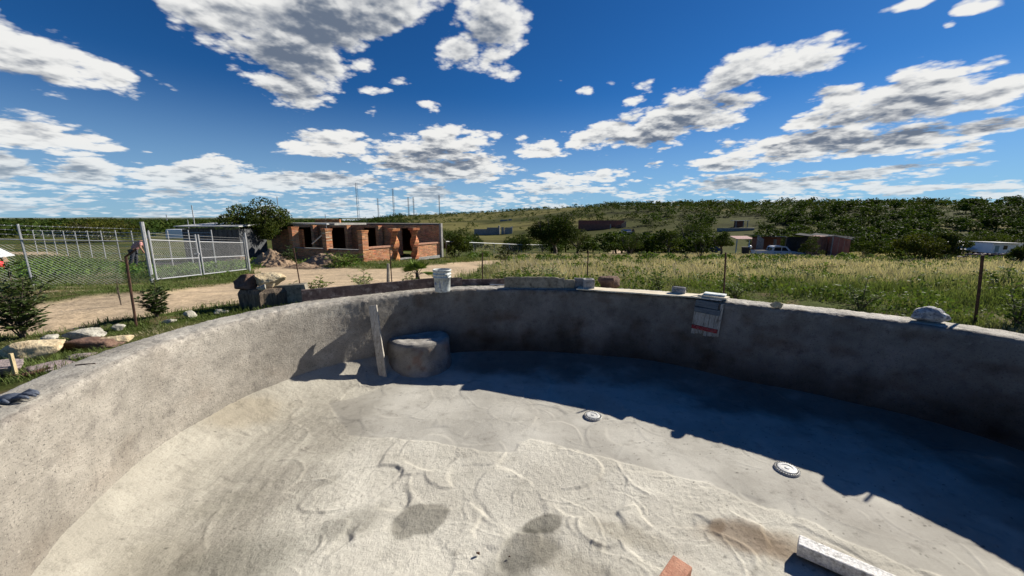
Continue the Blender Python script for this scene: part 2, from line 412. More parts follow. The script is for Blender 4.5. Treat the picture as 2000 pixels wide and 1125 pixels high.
# ---- pool floor: one finely gridded sheet with the trowel sweeps as relief
def build_floor():
    st = .0132
    gx = np.arange(-4.1, 6.2, st); gy = np.arange(.2, 6.95, st)
    X, Y = np.meshgrid(gx, gy); x, y = X.ravel(), Y.ravel()
    edge = [tuple(p) for p in rim[::8]]
    d = poly_dist(x, y, edge)
    rnd = random.Random(4); rs = np.random.RandomState(5)
    fl = lambda a, b_: tuple(place(a, b_, ZF))[:2]
    # trowel sweeps, each laid over the last
    H = np.zeros(X.shape)
    smooth_poly = [fl(*q) for q in [(640,790),(672,835),(680,850),(724,855),(778,857),(846,864),(905,874),(962,884),(1005,884),(1012,868),(1034,857),(1070,864),(1121,879),(1266,917),(1378,944),(1453,975),(1559,1008),(1640,1050),(1760,1100),(1990,1180),(2300,1250)]] + [(5.6, 2.2), (5.6, 4.5), (3.5, 5.6), (1, 6.7), (-1.4, 6.6), (-2.0, 5.1)]
    jx = .09 * fbm(x * 4, y * 4, 1., 3); jy = .09 * fbm(x * 4, y * 4, 7., 3)
    sm = sstep(-.008, .018, poly_dist(x + jx * .35, y + jy * .35, smooth_poly)).reshape(X.shape)
    WX = X + .04 * fbm(X * 2.5, Y * 2.5, 3., 2); WY = Y + .04 * fbm(X * 2.5, Y * 2.5, 13., 2)
    for i in range(330):
        cx, cy = rnd.uniform(-3.6, 5.2), rnd.uniform(.4, 5.6)
        r = rnd.uniform(.22, .6); a = rnd.uniform(0, 6.28); el_ = rnd.uniform(.45, .9)
        i0, i1 = max(int((cx - r - 4.1 * -1) / st) - 2, 0), 0
        ix0 = max(int((cx - r + 4.1) / st) - 4, 0); ix1 = min(int((cx + r + 4.1) / st) + 5, len(gx))
        iy0 = max(int((cy - r - .2) / st) - 4, 0); iy1 = min(int((cy + r - .2) / st) + 5, len(gy))
        if ix1 <= ix0 or iy1 <= iy0: continue
        sx = WX[iy0:iy1, ix0:ix1] - cx; sy = WY[iy0:iy1, ix0:ix1] - cy
        p = sx * math.cos(a) + sy * math.sin(a); q = (-sx * math.sin(a) + sy * math.cos(a)) / el_
        rr = np.hypot(p, q)
        w_ = sstep(r, r - .05, rr)
        tilt = (p * rnd.uniform(.003, .020) / r)
        lip = rnd.uniform(.003, .017) * np.exp(-((rr - r + .018) / .015) ** 2) * sstep(-.1, .6, p / r) * np.clip(.75 + .8 * perlin(sx * 9 + i, sy * 9, 0.), .1, 1.4)
        sub = H[iy0:iy1, ix0:ix1]
        H[iy0:iy1, ix0:ix1] = sub * (1 - w_ * .8) + w_ * (tilt + rnd.uniform(-.003, .003)) + lip
    for i in range(230):
        cx, cy = rnd.uniform(-3.2, 4.6), rnd.uniform(.6, 5.4); r = rnd.uniform(.12, .55); a = rnd.uniform(0, 6.28); hw = rnd.uniform(.35, 1.1)
        ix0 = max(int((cx - r + 4.1) / st) - 4, 0); ix1 = min(int((cx + r + 4.1) / st) + 5, len(gx)); iy0 = max(int((cy - r - .2) / st) - 4, 0); iy1 = min(int((cy + r - .2) / st) + 5, len(gy))
        if ix1 <= ix0 or iy1 <= iy0: continue
        sx = WX[iy0:iy1, ix0:ix1] - cx; sy = WY[iy0:iy1, ix0:ix1] - cy; rr = np.hypot(sx, sy * rnd.uniform(1., 1.5)); da = np.abs((np.arctan2(sy, sx) - a + math.pi) % (2 * math.pi) - math.pi)
        q_ = sstep(hw, hw * .5, da); H[iy0:iy1, ix0:ix1] += q_ * rnd.uniform(.002, .006) * (np.exp(-((rr - r * .93) / .012) ** 2) - .6 * np.exp(-((rr - r * .93 - .022) / .012) ** 2))
    h = H.ravel(); s_ = sm.ravel()
    # broad strokes sweeping round the left side
    arc = perlin(d * 9 + .8 * fbm(x * .8, y * .8, 2., 2), np.arctan2(y - 3, x - 1) * 1.2, 5.)
    left = sstep(-1.2, -2.6, x) 
    h = h * (1 - .62 * s_) * (1 - .5 * left) - .006 * s_ + .008 * arc * left
    rough = np.clip(.95 - .72 * s_ + .25 * fbm(x * 1.3, y * 1.3, 4., 3), .12, 1.)
    h += .0035 * rough * fbm(x * 22, y * 22, 0., 3, .6) + .008 * fbm(x * 1.1, y * 1.1, 0., 3)
    cove = (.09 + .18 * sstep(-1.2, -2.4, x + .25 * (6.2 - y))) * np.clip(1 - d / .85, 0, 1.3) ** 2
    z = ZF + cove + h
    # colours: cream rough coat, grey smooth coat, damp patches and the rust-brown stain
    col = np.ones((len(x), 3))
    tone = 1 + .10 * fbm(x * .9, y * .9, 8., 4)
    col *= tone[:, None]
    col *= (1 - s_[:, None] * (1 - np.array([.79, .795, .815]))) 
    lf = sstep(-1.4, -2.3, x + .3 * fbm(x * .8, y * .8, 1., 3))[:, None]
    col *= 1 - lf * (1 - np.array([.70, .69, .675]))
    bandc = sstep(.5, .34, d)[:, None] * sstep(-.02, .1, d)[:, None]
    col *= 1 + .04 * bandc
    def stain(px, py, rx, ry, ang, c, k_, soft=.35, seed=0.):
        nonlocal col
        cx, cy = fl(px, py); sx, sy = x - cx, y - cy; a = R(ang)
        p = (sx * math.cos(a) + sy * math.sin(a)) / rx; q = (-sx * math.sin(a) + sy * math.cos(a)) / ry
        r = np.hypot(p, q) + .28 * fbm(x * 3.5 + seed, y * 3.5, seed, 4)
        w_ = (sstep(1 + soft * .5, 1 - soft * .5, r) * k_)[:, None]
        col = col * (1 - w_ * (1 - np.array(c)))
    damp = (.50, .50, .49)
    stain(822, 1012, .23, .17, 25, damp, .95, .22, 1); stain(690, 1022, .25, .15, 30, damp, .7, .9, 2)
    stain(1062, 1022, .17, .10, 20, (.44, .44, .43), 1, .25, 3); stain(1030, 1072, .26, .17, 30, damp, .85, .5, 4); stain(995, 1110, .22, .12, 10, damp, .6, .8, 14)
    stain(480, 1095, .42, .22, 15, (.70, .71, .70), .8, .7, 5); stain(300, 1110, .3, .25, 0, (.82, .81, .78), .7, .8, 15); stain(440, 985, .26, .15, 30, (.78, .78, .76), .6, .7, 6); stain(640, 940, .12, .06, 40, damp, .5, .8, 16)
    stain(480, 830, .5, .25, 40, (.84, .79, .71), .7, .8, 17); stain(1230, 1045, .30, .1, -25, (.7, .68, .64), .7, .9, 18); stain(1110, 1100, .4, .12, -30, (.66, .64, .60), .6, .9, 19)
    stain(1465, 1055, .36, .15, -15, (.50, .42, .36), .9, .9, 7); stain(1570, 1075, .4, .15, -30, (.66, .60, .54), .7, .8, 8); stain(1400, 1030, .10, .05, 40, (.55, .48, .42), .8, .8, 9)
    stain(1690, 1000, .7, .25, -35, (.85, .84, .84), .8, .8, 11)
    wet_shade = sstep(1.2, .35, d + .5 * fbm(x * 1.6, y * 1.6, 21., 4)) * sstep(-1.6, -.4, x) * sstep(1.5, 3., y + .35 * x)
    col *= 1 - .6 * wet_shade[:, None]  # shade of the far wall painted in, mixed with damp streaks
    # grit spots
    for i in range(760):
        if i < 320: cx, cy = rs.uniform(.8, 4.6), rs.uniform(1.9, 4.2)
        else: cx, cy = rs.uniform(-3.4, 4.6), rs.uniform(.6, 5.6)
        ix, iy = int((cx + 4.1) / st), int((cy - .2) / st); n_ = rs.choice([0, 0, 0, 1]); sp_ = rs.uniform(.35, .9)
        if 0 < ix < len(gx) - 2 and 0 < iy < len(gy) - 2:
            for dx in range(n_ + 1):
                for dy in range(1): col[(iy + dy) * len(gx) + ix + dx] *= sp_
    idx = np.arange(len(x)).reshape(X.shape)
    F = np.stack([idx[:-1, :-1], idx[:-1, 1:], idx[1:, 1:], idx[1:, :-1]], -1).reshape(-1, 4)
    keep = (d > -.12)[F].all(1); F = F[keep]
    used = np.unique(F); remap = np.full(len(x), -1); remap[used] = np.arange(len(used)); F = remap[F]
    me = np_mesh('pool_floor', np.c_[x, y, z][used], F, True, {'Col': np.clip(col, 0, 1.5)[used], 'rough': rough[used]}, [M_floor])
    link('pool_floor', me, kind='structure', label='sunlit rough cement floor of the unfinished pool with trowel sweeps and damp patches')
build_floor()

def build_pool_wall():
    A = math.pi / 2
    prof = []                                   # (outward offset, height, zone)
    for h in np.linspace(-1.3, ZR - .05, 62): prof.append((0., h, 0))
    for q in np.linspace(0, A, 7)[1:]: prof.append((.05 - .05 * math.cos(q), ZR - .05 + .05 * math.sin(q), 0))
    for o_ in np.linspace(.07, RIMW - .05, 16): prof.append((o_, ZR, 1))
    for q in np.linspace(0, A, 5)[1:]: prof.append((RIMW - .05 + .05 * math.sin(q), ZR - .05 + .05 * math.cos(q), 2))
    for h in np.linspace(ZR - .1, -.45, 9): prof.append((RIMW, h, 2))
    o_ = np.array([p[0] for p in prof]); h_ = np.array([p[1] for p in prof]); zn = np.array([p[2] for p in prof])
    n, m_ = NR, len(prof)
    O, I = np.meshgrid(o_, np.arange(n)); Hh = np.meshgrid(h_, np.arange(n))[0]; Z = np.meshgrid(zn, np.arange(n))[0]
    x = rim[I, 0] + nrm[I, 0] * O; y = rim[I, 1] + nrm[I, 1] * O; z = Hh.copy()
    # narrowing of the inner corner keeps clean; relief
    rel = .012 * fbm(x * 1.4, y * 1.4, z * 1.4, 3) + .0040 * fbm(x * 22, y * 22, z * 22, 3, .7)
    top = (Z == 1)
    inn = (Z == 0)
    x = x + np.where(inn, nrm[I, 0] * rel, 0); y = y + np.where(inn, nrm[I, 1] * rel, 0)
    crumble = np.exp(-((O - .0) / .09) ** 2) * np.where(z > .04, 1, 0)
    z = z + np.where(Z >= 1, .008 * fbm(x * 12, y * 12, 0., 4, .65), 0) - crumble * .022 * np.clip(fbm(x * 11, y * 11, 0., 4, .7) + .1, 0, 1)
    z = z + np.where((O > .05) & (O < RIMW - .04), .012 * np.sin(math.pi * (O / RIMW)), 0)
    # colour: pale tan left painted brighter for sun, elsewhere painted darker for shade, dirty and mottled, rim grey with whitish crumbly edge
    col = np.ones(x.shape + (3,))
    t = 1 + .20 * fbm(x * 1.3, y * 1.3, z * 1.8, 4, .6) + .10 * fbm(x * 9, y * 9, z * 9, 3, .7)
    col *= t[..., None]
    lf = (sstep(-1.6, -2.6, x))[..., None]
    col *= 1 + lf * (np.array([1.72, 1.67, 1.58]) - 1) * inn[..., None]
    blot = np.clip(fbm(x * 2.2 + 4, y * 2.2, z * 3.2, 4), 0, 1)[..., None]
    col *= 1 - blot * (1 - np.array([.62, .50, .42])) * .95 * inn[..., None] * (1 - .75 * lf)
    damp_shade = sstep(-.35, -1.0, z + .3 * fbm(x * 1.5, y * 1.5, 0., 3))[..., None]
    col *= 1 - damp_shade * .6 * inn[..., None] * (1 - lf)  # wall foot darkened by damp and painted shade, except the sunlit left
    rimc = np.where(top | (Z == 2), 1., 0.)[..., None]
    col = col * (1 - rimc) + rimc * (np.array([2.05, 2.02, 1.92]) * (1 + .25 * fbm(x * 3, y * 3, 0., 4))[..., None])
    lip = np.exp(-((O - .02) / .07) ** 2) * np.where(z > .05, 1, 0) * sstep(.0, .5, fbm(x * 16, y * 16, z * 16, 3))
    col *= (1 + .28 * lip)[..., None]
    rt = sstep(1.2, 2.5, x)[..., None] * rimc
    col = col * (1 + rt * .35)
    rough = np.where(inn, .95 + .35 * lf[..., 0], 1.3)
    idx = np.arange(n * m_).reshape(n, m_); nx = np.roll(idx, -1, 0)
    F = np.stack([idx[:, :-1], nx[:, :-1], nx[:, 1:], idx[:, 1:]], -1).reshape(-1, 4)
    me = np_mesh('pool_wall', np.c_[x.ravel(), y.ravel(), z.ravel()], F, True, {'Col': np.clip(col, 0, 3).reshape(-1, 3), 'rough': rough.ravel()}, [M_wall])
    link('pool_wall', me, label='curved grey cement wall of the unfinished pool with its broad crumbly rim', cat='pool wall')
build_pool_wall()

# ---- ground: rings spreading from the pool's rim to the horizon
ROADPX = [(-1500,720),(-300,668),(107,645),(212,627),(348,606),(480,592),(600,579),(700,573),(800,563),(905,551),(945,530),(1010,511),(985,507),(900,511),(860,516),(800,520),(720,525),(640,521),(560,515),(500,512),(488,537),(460,549),(400,558),(308,569),(149,579),(80,590),(-300,622),(-1500,640)]
ROAD = [tuple(on(a, b))[:2] for a, b in ROADPX]
ROAD2 = [tuple(on(a, b))[:2] for a, b in [(1185,497),(1196,487),(1212,481),(1224,484),(1214,495),(1240,500)]]
LOT = [tuple(on(a, b))[:2] for a, b in [(320,524),(480,512),(485,506),(340,512),(100,499),(-200,497),(-200,492),(100,492)]]
def road_mask(x, y):
    wx = x + .35 * fbm(x * .6, y * .6, 1., 3); wy = y + .25 * fbm(x * .6, y * .6, 5., 3)
    r = sstep(-.12, .22, poly_dist(wx, wy, ROAD))
    r2 = sstep(-.2, .3, poly_dist(wx, wy, ROAD2)) + .8 * sstep(-.1, .4, poly_dist(wx, wy, LOT))
    return np.clip(r + r2, 0, 1)
def build_ground():
    n = 720; base = resample(rim + nrm * (RIMW - .06), n)
    v0 = base - PC
    # make angles even-ish: star-shaped about the centre
    ang = np.arctan2(v0[:, 1], v0[:, 0]); rad = np.hypot(v0[:, 0], v0[:, 1])
    o = np.argsort(ang); ang, rad = ang[o], rad[o]
    th = np.linspace(-math.pi, math.pi, n, endpoint=False); r0 = np.interp(th, ang, rad, period=2 * math.pi)
    s_ = [0., .05, .1]
    g = .15
    while s_[-1] < 16000: s_.append(s_[-1] + g); g = max(.07, s_[-1] * .026)
    s_ = np.array(s_)
    RR = r0[None, :] + s_[:, None]
    x = PC[0] + RR * np.cos(th)[None, :]; y = PC[1] + RR * np.sin(th)[None, :]
    z = gz(x, y)
    rd = road_mask(x, y)
    near = sstep(60, 20, np.hypot(x, y))
    z = z - rd * .05 * near + near * .015 * fbm(x * 3, y * 3, 0., 3) * (1 - .5 * rd)
    ruts = np.zeros_like(x)
    z[0] -= .12
    # colours
    gr = np.array([.055, .075, .018]); tan = np.array([.21, .165, .085]); dirt = np.array([.45, .355, .25]); soil = np.array([.16, .12, .075])
    nf = fbm(x * .25, y * .25, 3., 4); nb = fbm(x * .02, y * .02, 1., 4)
    u = x / np.maximum(y, 1); dist = np.hypot(x, y)
    t = sstep(-.35, .45, nf)[..., None]
    col = gr * (1 - t) + (gr * .6 + tan * .4) * t
    # tall grass meadow on the right turns straw-coloured
    me_ = (sstep(-.12, .1, u) * sstep(8, 15, y) * sstep(64, 46, y))[..., None]
    col = col * (1 - .6 * me_) + tan * .6 * me_
    # hill pastures and scrub
    hl = (sstep(80, 130, dist) * sstep(-.5, -.2, u))[..., None]
    past = sstep(-.15, .35, fbm(x * .014, y * .03, 6., 3) + .5 * sstep(.55, .0, u) - .25)[..., None]
    hc = np.array([.065, .072, .026]) * (1 - past) + np.array([.155, .145, .055]) * past
    terr = sstep(.55, .8, np.sin(y * .22 + 2.5 * nb + u * 9))[..., None] * sstep(-.2, .2, fbm(x * .01, y * .05, 2., 2))[..., None]
    hc = hc * (1 - .5 * terr)
    col = col * (1 - hl) + hc * hl
    pl = (sstep(150, 600, dist) * sstep(-.2, -.5, u))[..., None]
    col = col * (1 - pl) + np.array([.035, .048, .022]) * pl
    br = sstep(.15, .5, fbm(x * 1.7, y * 1.7, 9., 3))[..., None] * (dist < 14)[..., None]
    col = col * (1 - .7 * br) + soil * .7 * br
    rim_s = sstep(.5, .05, s_)[:, None, None] * np.ones_like(x)[..., None]
    col = col * (1 - .6 * rim_s) + soil * .8 * .6 * rim_s
    rr = rd[..., None]
    dc = dirt * (1 + .16 * fbm(x * .5, y * 2.2, 3., 4))[..., None]
    col = col * (1 - rr) + dc * rr
    N_, M_ = x.shape
    idx = np.arange(N_ * M_).reshape(N_, M_); nx = np.roll(idx, -1, 1)
    F = np.stack([idx[:-1], nx[:-1], nx[1:], idx[1:]], -1).reshape(-1, 4)
    m_ = mat('ground_cover', [(.82, .82, .8), (1.15, 1.12, 1.05), (.62, .62, .6)], scale=.9, bump=.5, bscale=14, attr='Col', scale2=9, dist=.04, fine=.22, spec=.03, rough=1.)
    me = np_mesh('ground', np.c_[x.ravel(), y.ravel(), z.ravel()], F, True, {'Col': np.clip(col, 0, 1).reshape(-1, 3)}, [m_])
    link('ground', me, kind='structure', label='grassy land and pale dirt road falling away from the pool to a scrubby hill')
build_ground()
# ------------------------------------------------------------------ things on and round the pool
M_wood_grey = mat('weathered_wood', [(.30, .26, .21), (.44, .40, .33), (.16, .13, .10)], scale=3, bump=.5, bscale=30, stretch=(.4, 6, 6), dist=.004)
M_wood_pale = mat('pale_board', [(.60, .53, .40), (.72, .65, .50), (.35, .29, .2)], scale=3, bump=.3, bscale=30, stretch=(.4, 5, 5), dist=.003)
M_wood_dark = mat('dark_formwork_board', [(.070, .048, .045), (.13, .095, .085), (.24, .20, .18)], scale=4, bump=.5, bscale=26, dist=.004, scale2=9)
M_form = mat('cement_smeared_form_board', [(.20, .175, .13), (.30, .27, .21), (.11, .095, .07)], scale=5, bump=.5, bscale=28, dist=.006)
M_lath = mat('cement_splashed_lath', [(.42, .41, .38), (.55, .53, .49), (.2, .19, .17)], scale=9, bump=.5, bscale=50, dist=.003)
M_cem = mat('cast_cement', [(.26, .25, .24), (.38, .37, .35), (.16, .15, .145)], scale=9, bump=.8, bscale=55, dist=.01)
M_cem_white = mat('white_cement', [(.74, .73, .70), (.84, .83, .80), (.42, .41, .38)], scale=10, bump=.9, bscale=60, dist=.012)
M_plastic = mat('white_plastic', [(.44, .47, .45), (.55, .58, .55), (.24, .25, .24)], scale=7, rough=.45, bump=.1, bscale=40, spec=.4, dist=.003)
M_plastic_w = mat('drain_plastic', [(.55, .56, .54), (.70, .70, .68), (.28, .27, .25)], scale=14, rough=.4, bump=.05, spec=.4)
M_ink = mat('faded_blue_ink', [(.13, .17, .34), (.2, .25, .4)], scale=60, bump=0)
M_dark = mat('dark_hollow', [(.012, .012, .014), (.02, .02, .022)], scale=10, bump=.1)
M_rust = mat('rusty_steel', [(.055, .030, .022), (.10, .05, .032), (.03, .022, .02)], scale=18, bump=.5, bscale=90, dist=.003)
M_brickred = mat('red_clay', [(.40, .19, .125), (.50, .27, .18), (.22, .10, .07)], scale=14, bump=.7, bscale=50, dist=.006)
M_rock_tan = mat('tan_rock', [(.50, .40, .25), (.66, .55, .36), (.30, .22, .13)], scale=5, bump=1., bscale=18, dist=.03)
M_rock_grey = mat('purple_grey_rock', [(.25, .20, .19), (.36, .30, .28), (.13, .11, .11)], scale=5, bump=1., bscale=18, dist=.03)
M_rock_pale = mat('pale_rock', [(.34, .32, .27), (.48, .46, .39), (.15, .14, .11)], scale=6, bump=1., bscale=20, dist=.02)
M_rock_brown = mat('brown_rock', [(.13, .075, .055), (.22, .14, .10), (.06, .04, .035)], scale=5, bump=1., bscale=20, dist=.02)
M_rock_blue = mat('pitted_grey_rock', [(.20, .21, .24), (.58, .58, .57), (.06, .06, .075)], scale=13, bump=1., bscale=26, dist=.03)
M_stump = mat('split_stump_wood', [(.13, .10, .075), (.22, .17, .12), (.045, .035, .03)], scale=6, bump=.9, bscale=30, stretch=(3, 3, .5), dist=.02)
M_red = mat('faded_red_paint', [(.30, .03, .03), (.20, .02, .03), (.3, .2, .17)], scale=22, bump=.3)
M_slate = mat('slate_painted_wood', [(.10, .12, .14), (.15, .17, .18), (.06, .07, .08)], scale=6, bump=.3, stretch=(.6, 3, 3))
M_glove = mat('rubber_glove', [(.05, .06, .085), (.10, .12, .16), (.03, .035, .05)], scale=30, rough=.5, bump=.4, bscale=120)
M_aqua = mat('pale_blue_trim', [(.35, .55, .62), (.45, .62, .66)], scale=20, bump=.1)
M_galv = mat('galvanised_steel', [(.34, .35, .36), (.43, .44, .45), (.25, .26, .27)], scale=20, rough=.5, bump=.1, metal=.25, spec=.4)

def rock_mesh(name, dims, seed, m_, rough=.28, facets=.5, n=4):
    import bmesh
    bm = bmesh.new(); bmesh.ops.create_icosphere(bm, subdivisions=n, radius=1)
    V = np.array([v.co[:] for v in bm.verts]); rs = np.random.RandomState(seed)
    # cut by random planes for broken faces, then roughen
    for i in range(int(22 * facets) + 5):
        nn = rs.normal(size=3); nn /= np.linalg.norm(nn); dd = rs.uniform(.42, .82)
        ov = V @ nn - dd; V -= np.where(ov > 0, ov, 0)[:, None] * nn[None] * .92
    r = 1 + rough * .5 * fbm(V[:, 0] * 1.5 + seed, V[:, 1] * 1.5, V[:, 2] * 1.5, 3) + rough * .16 * fbm(V[:, 0] * 7 + seed, V[:, 1] * 7, V[:, 2] * 7, 3)
    V = V * r[:, None] * np.array(dims) / 2
    V[:, 2] -= V[:, 2].min()
    for v, c in zip(bm.verts, V): v.co = c
    me = bpy.data.meshes.new(name); bm.to_mesh(me); bm.free(); me.materials.append(m_)
    for p in me.polygons: p.use_smooth = n >= 4
    return me
def rock(px, py, dims, seed, m_, label, cat='rock', rz=0., z=None, sink=.15, group=None, name='rock', Y=None, **kw):
    p = (gat(px, Y) if Y else (on(px, py) if z is None else place(px, py, z)))
    p.z -= dims[2] * sink
    o = link(name, rock_mesh(name, dims, seed, m_, **kw), None, p, label, cat, group); o.rotation_euler = (0, 0, rz); return o
def frame_rot(t, n_): return Matrix((t, n_, Vector((0, 0, 1)))).transposed()

# --- round bench in the corner
bc = Vector((-1.60, 6.10, 0)); prof = [(.58, ZF - .05), (.54, ZF + .06), (.52, ZF + .2), (.515, ZF + .42), (.50, ZF + .48), (.47, ZF + .51), (.40, ZF + .525), (.2, ZF + .525), (.001, ZF + .525)]
pp = np.array(prof); tt = np.linspace(0, len(pp) - 1, 60); pr = np.interp(tt, range(len(pp)), pp[:, 0]); pz = np.interp(tt, range(len(pp)), pp[:, 1])
nA = 160; AA = np.linspace(0, 2 * math.pi, nA, endpoint=False)
bx_ = pr[:, None] * np.cos(AA); by_ = pr[:, None] * np.sin(AA); bz_ = pz[:, None] + 0 * bx_
rr_ = .03 * fbm(bx_ * 4, by_ * 4, bz_ * 4, 5)
bx_ *= 1 + rr_; by_ *= 1 + rr_; bz_ = bz_ + .01 * fbm(bx_ * 6, by_ * 6, 0., 3)
ccol_ = np.ones(bx_.shape + (3,)) * (1.25 + .45 * fbm(bx_ * 3, by_ * 3, bz_ * 3, 4))[..., None]
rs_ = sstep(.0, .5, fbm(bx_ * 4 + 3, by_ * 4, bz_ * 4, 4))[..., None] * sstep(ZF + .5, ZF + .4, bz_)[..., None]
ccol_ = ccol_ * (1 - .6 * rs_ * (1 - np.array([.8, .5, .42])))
ccol_ *= 1 + .9 * sstep(ZF + .5, ZF + .54, bz_)[..., None]  # sunlight painted onto the bench top
idx = np.arange(60 * nA).reshape(60, nA); nx = np.roll(idx, -1, 1)
F = np.stack([idx[:-1], nx[:-1], nx[1:], idx[1:]], -1).reshape(-1, 4)
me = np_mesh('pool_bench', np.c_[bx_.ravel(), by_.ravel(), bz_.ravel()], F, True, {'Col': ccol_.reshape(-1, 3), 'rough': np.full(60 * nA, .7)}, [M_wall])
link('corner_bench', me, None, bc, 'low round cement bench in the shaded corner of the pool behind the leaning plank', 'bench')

# --- leaning plank
a_ = place(749, 741, ZF); b_ = at(728, 5.66, .06)
a_.z = ZF + .005
d_ = (b_ - a_); L = d_.length; zax = d_.normalized(); yax = Vector((.25, 1, 0)).cross(zax); xax = Vector((1, .0, 0)); xax = (xax - zax * xax.dot(zax)).normalized(); yax = zax.cross(xax)
m3 = Matrix((xax, yax, zax)).transposed()
mb = MB(); rnd = random.Random(1)
segs = 14; w2, t2 = .062, .02
for i in range(segs + 1):
    for sx, sy in ((-1, -1), (1, -1), (1, 1), (-1, 1)):
        mb.v.append(tuple(a_ + m3 @ Vector((sx * (w2 + rnd.uniform(-.003, .003)), sy * t2, L * i / segs))))
for i in range(segs):
    for j in range(4): mb.f.append((i*4 + j, i*4 + (j+1) % 4, (i+1)*4 + (j+1) % 4, (i+1)*4 + j))
mb.f += [(3, 2, 1, 0), (segs*4, segs*4+1, segs*4+2, segs*4+3)]
mb.build('plank', mat('leaning_plank_wood', [(.36, .33, .28), (.50, .47, .41), (.20, .18, .15)], scale=5, bump=.5, bscale=26, stretch=(6, 6, .5), dist=.004), bevel=.003, label='narrow pale plank leaning upright against the pool wall beside the corner bench', cat='plank')

# --- bucket
bp = place(864, 571, ZR) + Vector((0, .03, 0)); bp.z = ZR + .012
root = thing('bucket', 'whitish plastic paint bucket standing on the pool rim', 'bucket', bp, R(-10))
H_, rb, rt = .385, .128, .150
prof = [(0, 0), (rb - .01, 0), (rb, .008), (rb + .002, .02), (rb + .014, .245), (rb + .026, .247), (rb + .026, .262), (rb + .016, .265), (rb + .018, .300), (rb + .029, .302), (rb + .029, .314), (rb + .018, .317), (rb + .019, .352), (rt + .008, .354), (rt + .008, H_ - .003), (rt + .003, H_), (rt - .004, H_), (rt - .006, H_ - .01), (rb - .004, .02), (0, .015)]
MB().lathe([(max(r, .0005), z) for r, z in prof], 48).build('bucket_body', M_plastic, root, smooth=True)
arc = [(math.cos(q) * (rb + .034), math.sin(q) * (rb + .034) , .285 - .10 * math.sin((q - R(200)) / R(145) * math.pi)) for q in [R(200 + 145 * i / 16) for i in range(17)]]
MB().tube([(.165 * math.cos(R(-20)), .165 * math.sin(R(-20)), .285)] + [((.168) * math.cos(R(-20 - 8 * i)), (.168) * math.sin(R(-20 - 8 * i)), .285 - .012 * i) for i in range(1, 5)], .0035, 5).build('handle_wire', M_galv, root)
MB().box((.152 * math.cos(R(-30)), .152 * math.sin(R(-30)), .288), (.028, .05, .03), Matrix.Rotation(R(-30), 3, 'Z')).build('handle_lug', M_plastic, root, bevel=.003)
mk = MB()
for k_, (q, z, dw, dh) in enumerate([(-128, .15, .022, .012), (-122, .165, .012, .03), (-116, .15, .022, .010), (-124, .135, .03, .006), (-88, .14, .006, .12), (-84, .12, .005, .10), (-60, .17, .008, .05)]):
    rr2 = rb + .0075 + z * .035 
    mk.box((rr2 * math.cos(R(q)), rr2 * math.sin(R(q)), z), (.0035, dw, dh), Matrix.Rotation(R(q), 3, 'Z'))
mk.build('printed_mark', M_ink, root, kind='stuff')

# --- boards standing along the outer edge of the rim
def rim_board(px0, px1, off, h, th, m_, name, label, cat, z0=ZR, lean=0., tops=None, group=None, nseg=10):
    p0, _, n0 = rim_frame(px0, off); p1, _, n1 = rim_frame(px1, off)
    mb = MB(); rnd = random.Random(int(px0)); d = (p1 - p0); t = d.normalized(); n_ = Vector((-t.y, t.x, 0))
    for i in range(nseg + 1):
        f = i / nseg; hh = h if tops is None else np.interp(f, tops[0], tops[1]); c = p0.lerp(p1, f) if nseg else p0
        for (o_, z) in ((-th/2, 0), (th/2, 0), (th/2 + lean, hh), (-th/2 + lean, hh)):
            mb.v.append((c.x + n_.x * o_, c.y + n_.y * o_, z0 + z + (rnd.uniform(-.004, .004) if z else 0)))
    for i in range(nseg):
        for j in range(4): mb.f.append((i*4 + j, (i+1)*4 + j, (i+1)*4 + (j+1) % 4, i*4 + (j+1) % 4))
    mb.f += [(0, 1, 2, 3), (nseg*4+3, nseg*4+2, nseg*4+1, nseg*4)]
    return mb.build(name, m_, None, bevel=.004, label=label, cat=cat, group=group)
rim_board(612, 872, RIMW - .03, .185, .03, M_wood_dark, 'formwork_board', 'long dark brown board standing on edge along the rim left of the bucket', 'board', ZR)
rim_board(867, 903, RIMW - .06, .165, .03, M_wood_dark, 'formwork_board', 'short brown board end showing to the right of the bucket', 'board', ZR + .005)
rim_board(904, 988, RIMW + .02, .12, .04, M_wood_dark, 'formwork_board', 'low blackish board lying between the bucket and the cement form panel', 'board', ZR)
MB().tube([rim_frame(957, .30)[0] + Vector((0, 0, .028)), rim_frame(984, .28)[0] + Vector((0, 0, .03))], .014, 8).build('steel_pipe', M_galv, label='short pale pipe offcut lying on the rim in front of the blackish board', cat='pipe')
o = rim_board(986, 1102, .13, .205, .035, M_form, 'form_panel', 'wide cement-smeared form panel standing on the rim right of the bucket', 'form panel', ZR, tops=([0, .04, .8, .86, .9, 1], [.19, .205, .215, .215, .19, .20]), nseg=24)
rim_board(1098, 1122, .15, .165, .04, M_form, 'form_panel', 'narrow broken piece of cement form beside the wide panel', 'form panel', ZR, nseg=4)
rim_board(1120, 1149, .24, .19, .045, M_cem, 'form_panel', 'short grey form offcut standing behind the hollow cement block', 'form panel', ZR, nseg=4)

# hollow cement block
p, t, n_ = rim_frame(1149, .12)
root = thing('cement_block', 'small hollow cement block standing on the rim beside the brown boulder', 'block', (p.x, p.y, ZR + .008), math.atan2(t.y, t.x) + .15)
mb = MB(); w_, th, hb = .19, .045, .19
for c, d in (((0, -w_/2 + th/2, hb/2), (w_, th, hb)), ((0, w_/2 - th/2, hb/2), (w_, th, hb)), ((-w_/2 + th/2, 0, hb/2), (th, w_ - 2*th, hb)), ((w_/2 - th/2, 0, hb/2), (th, w_ - 2*th, hb))): mb.box(c, d)
mb.box((0, 0, .03), (w_ - 2*th, w_ - 2*th, .05)); mb.build('block_shell', M_cem, root, bevel=.008)
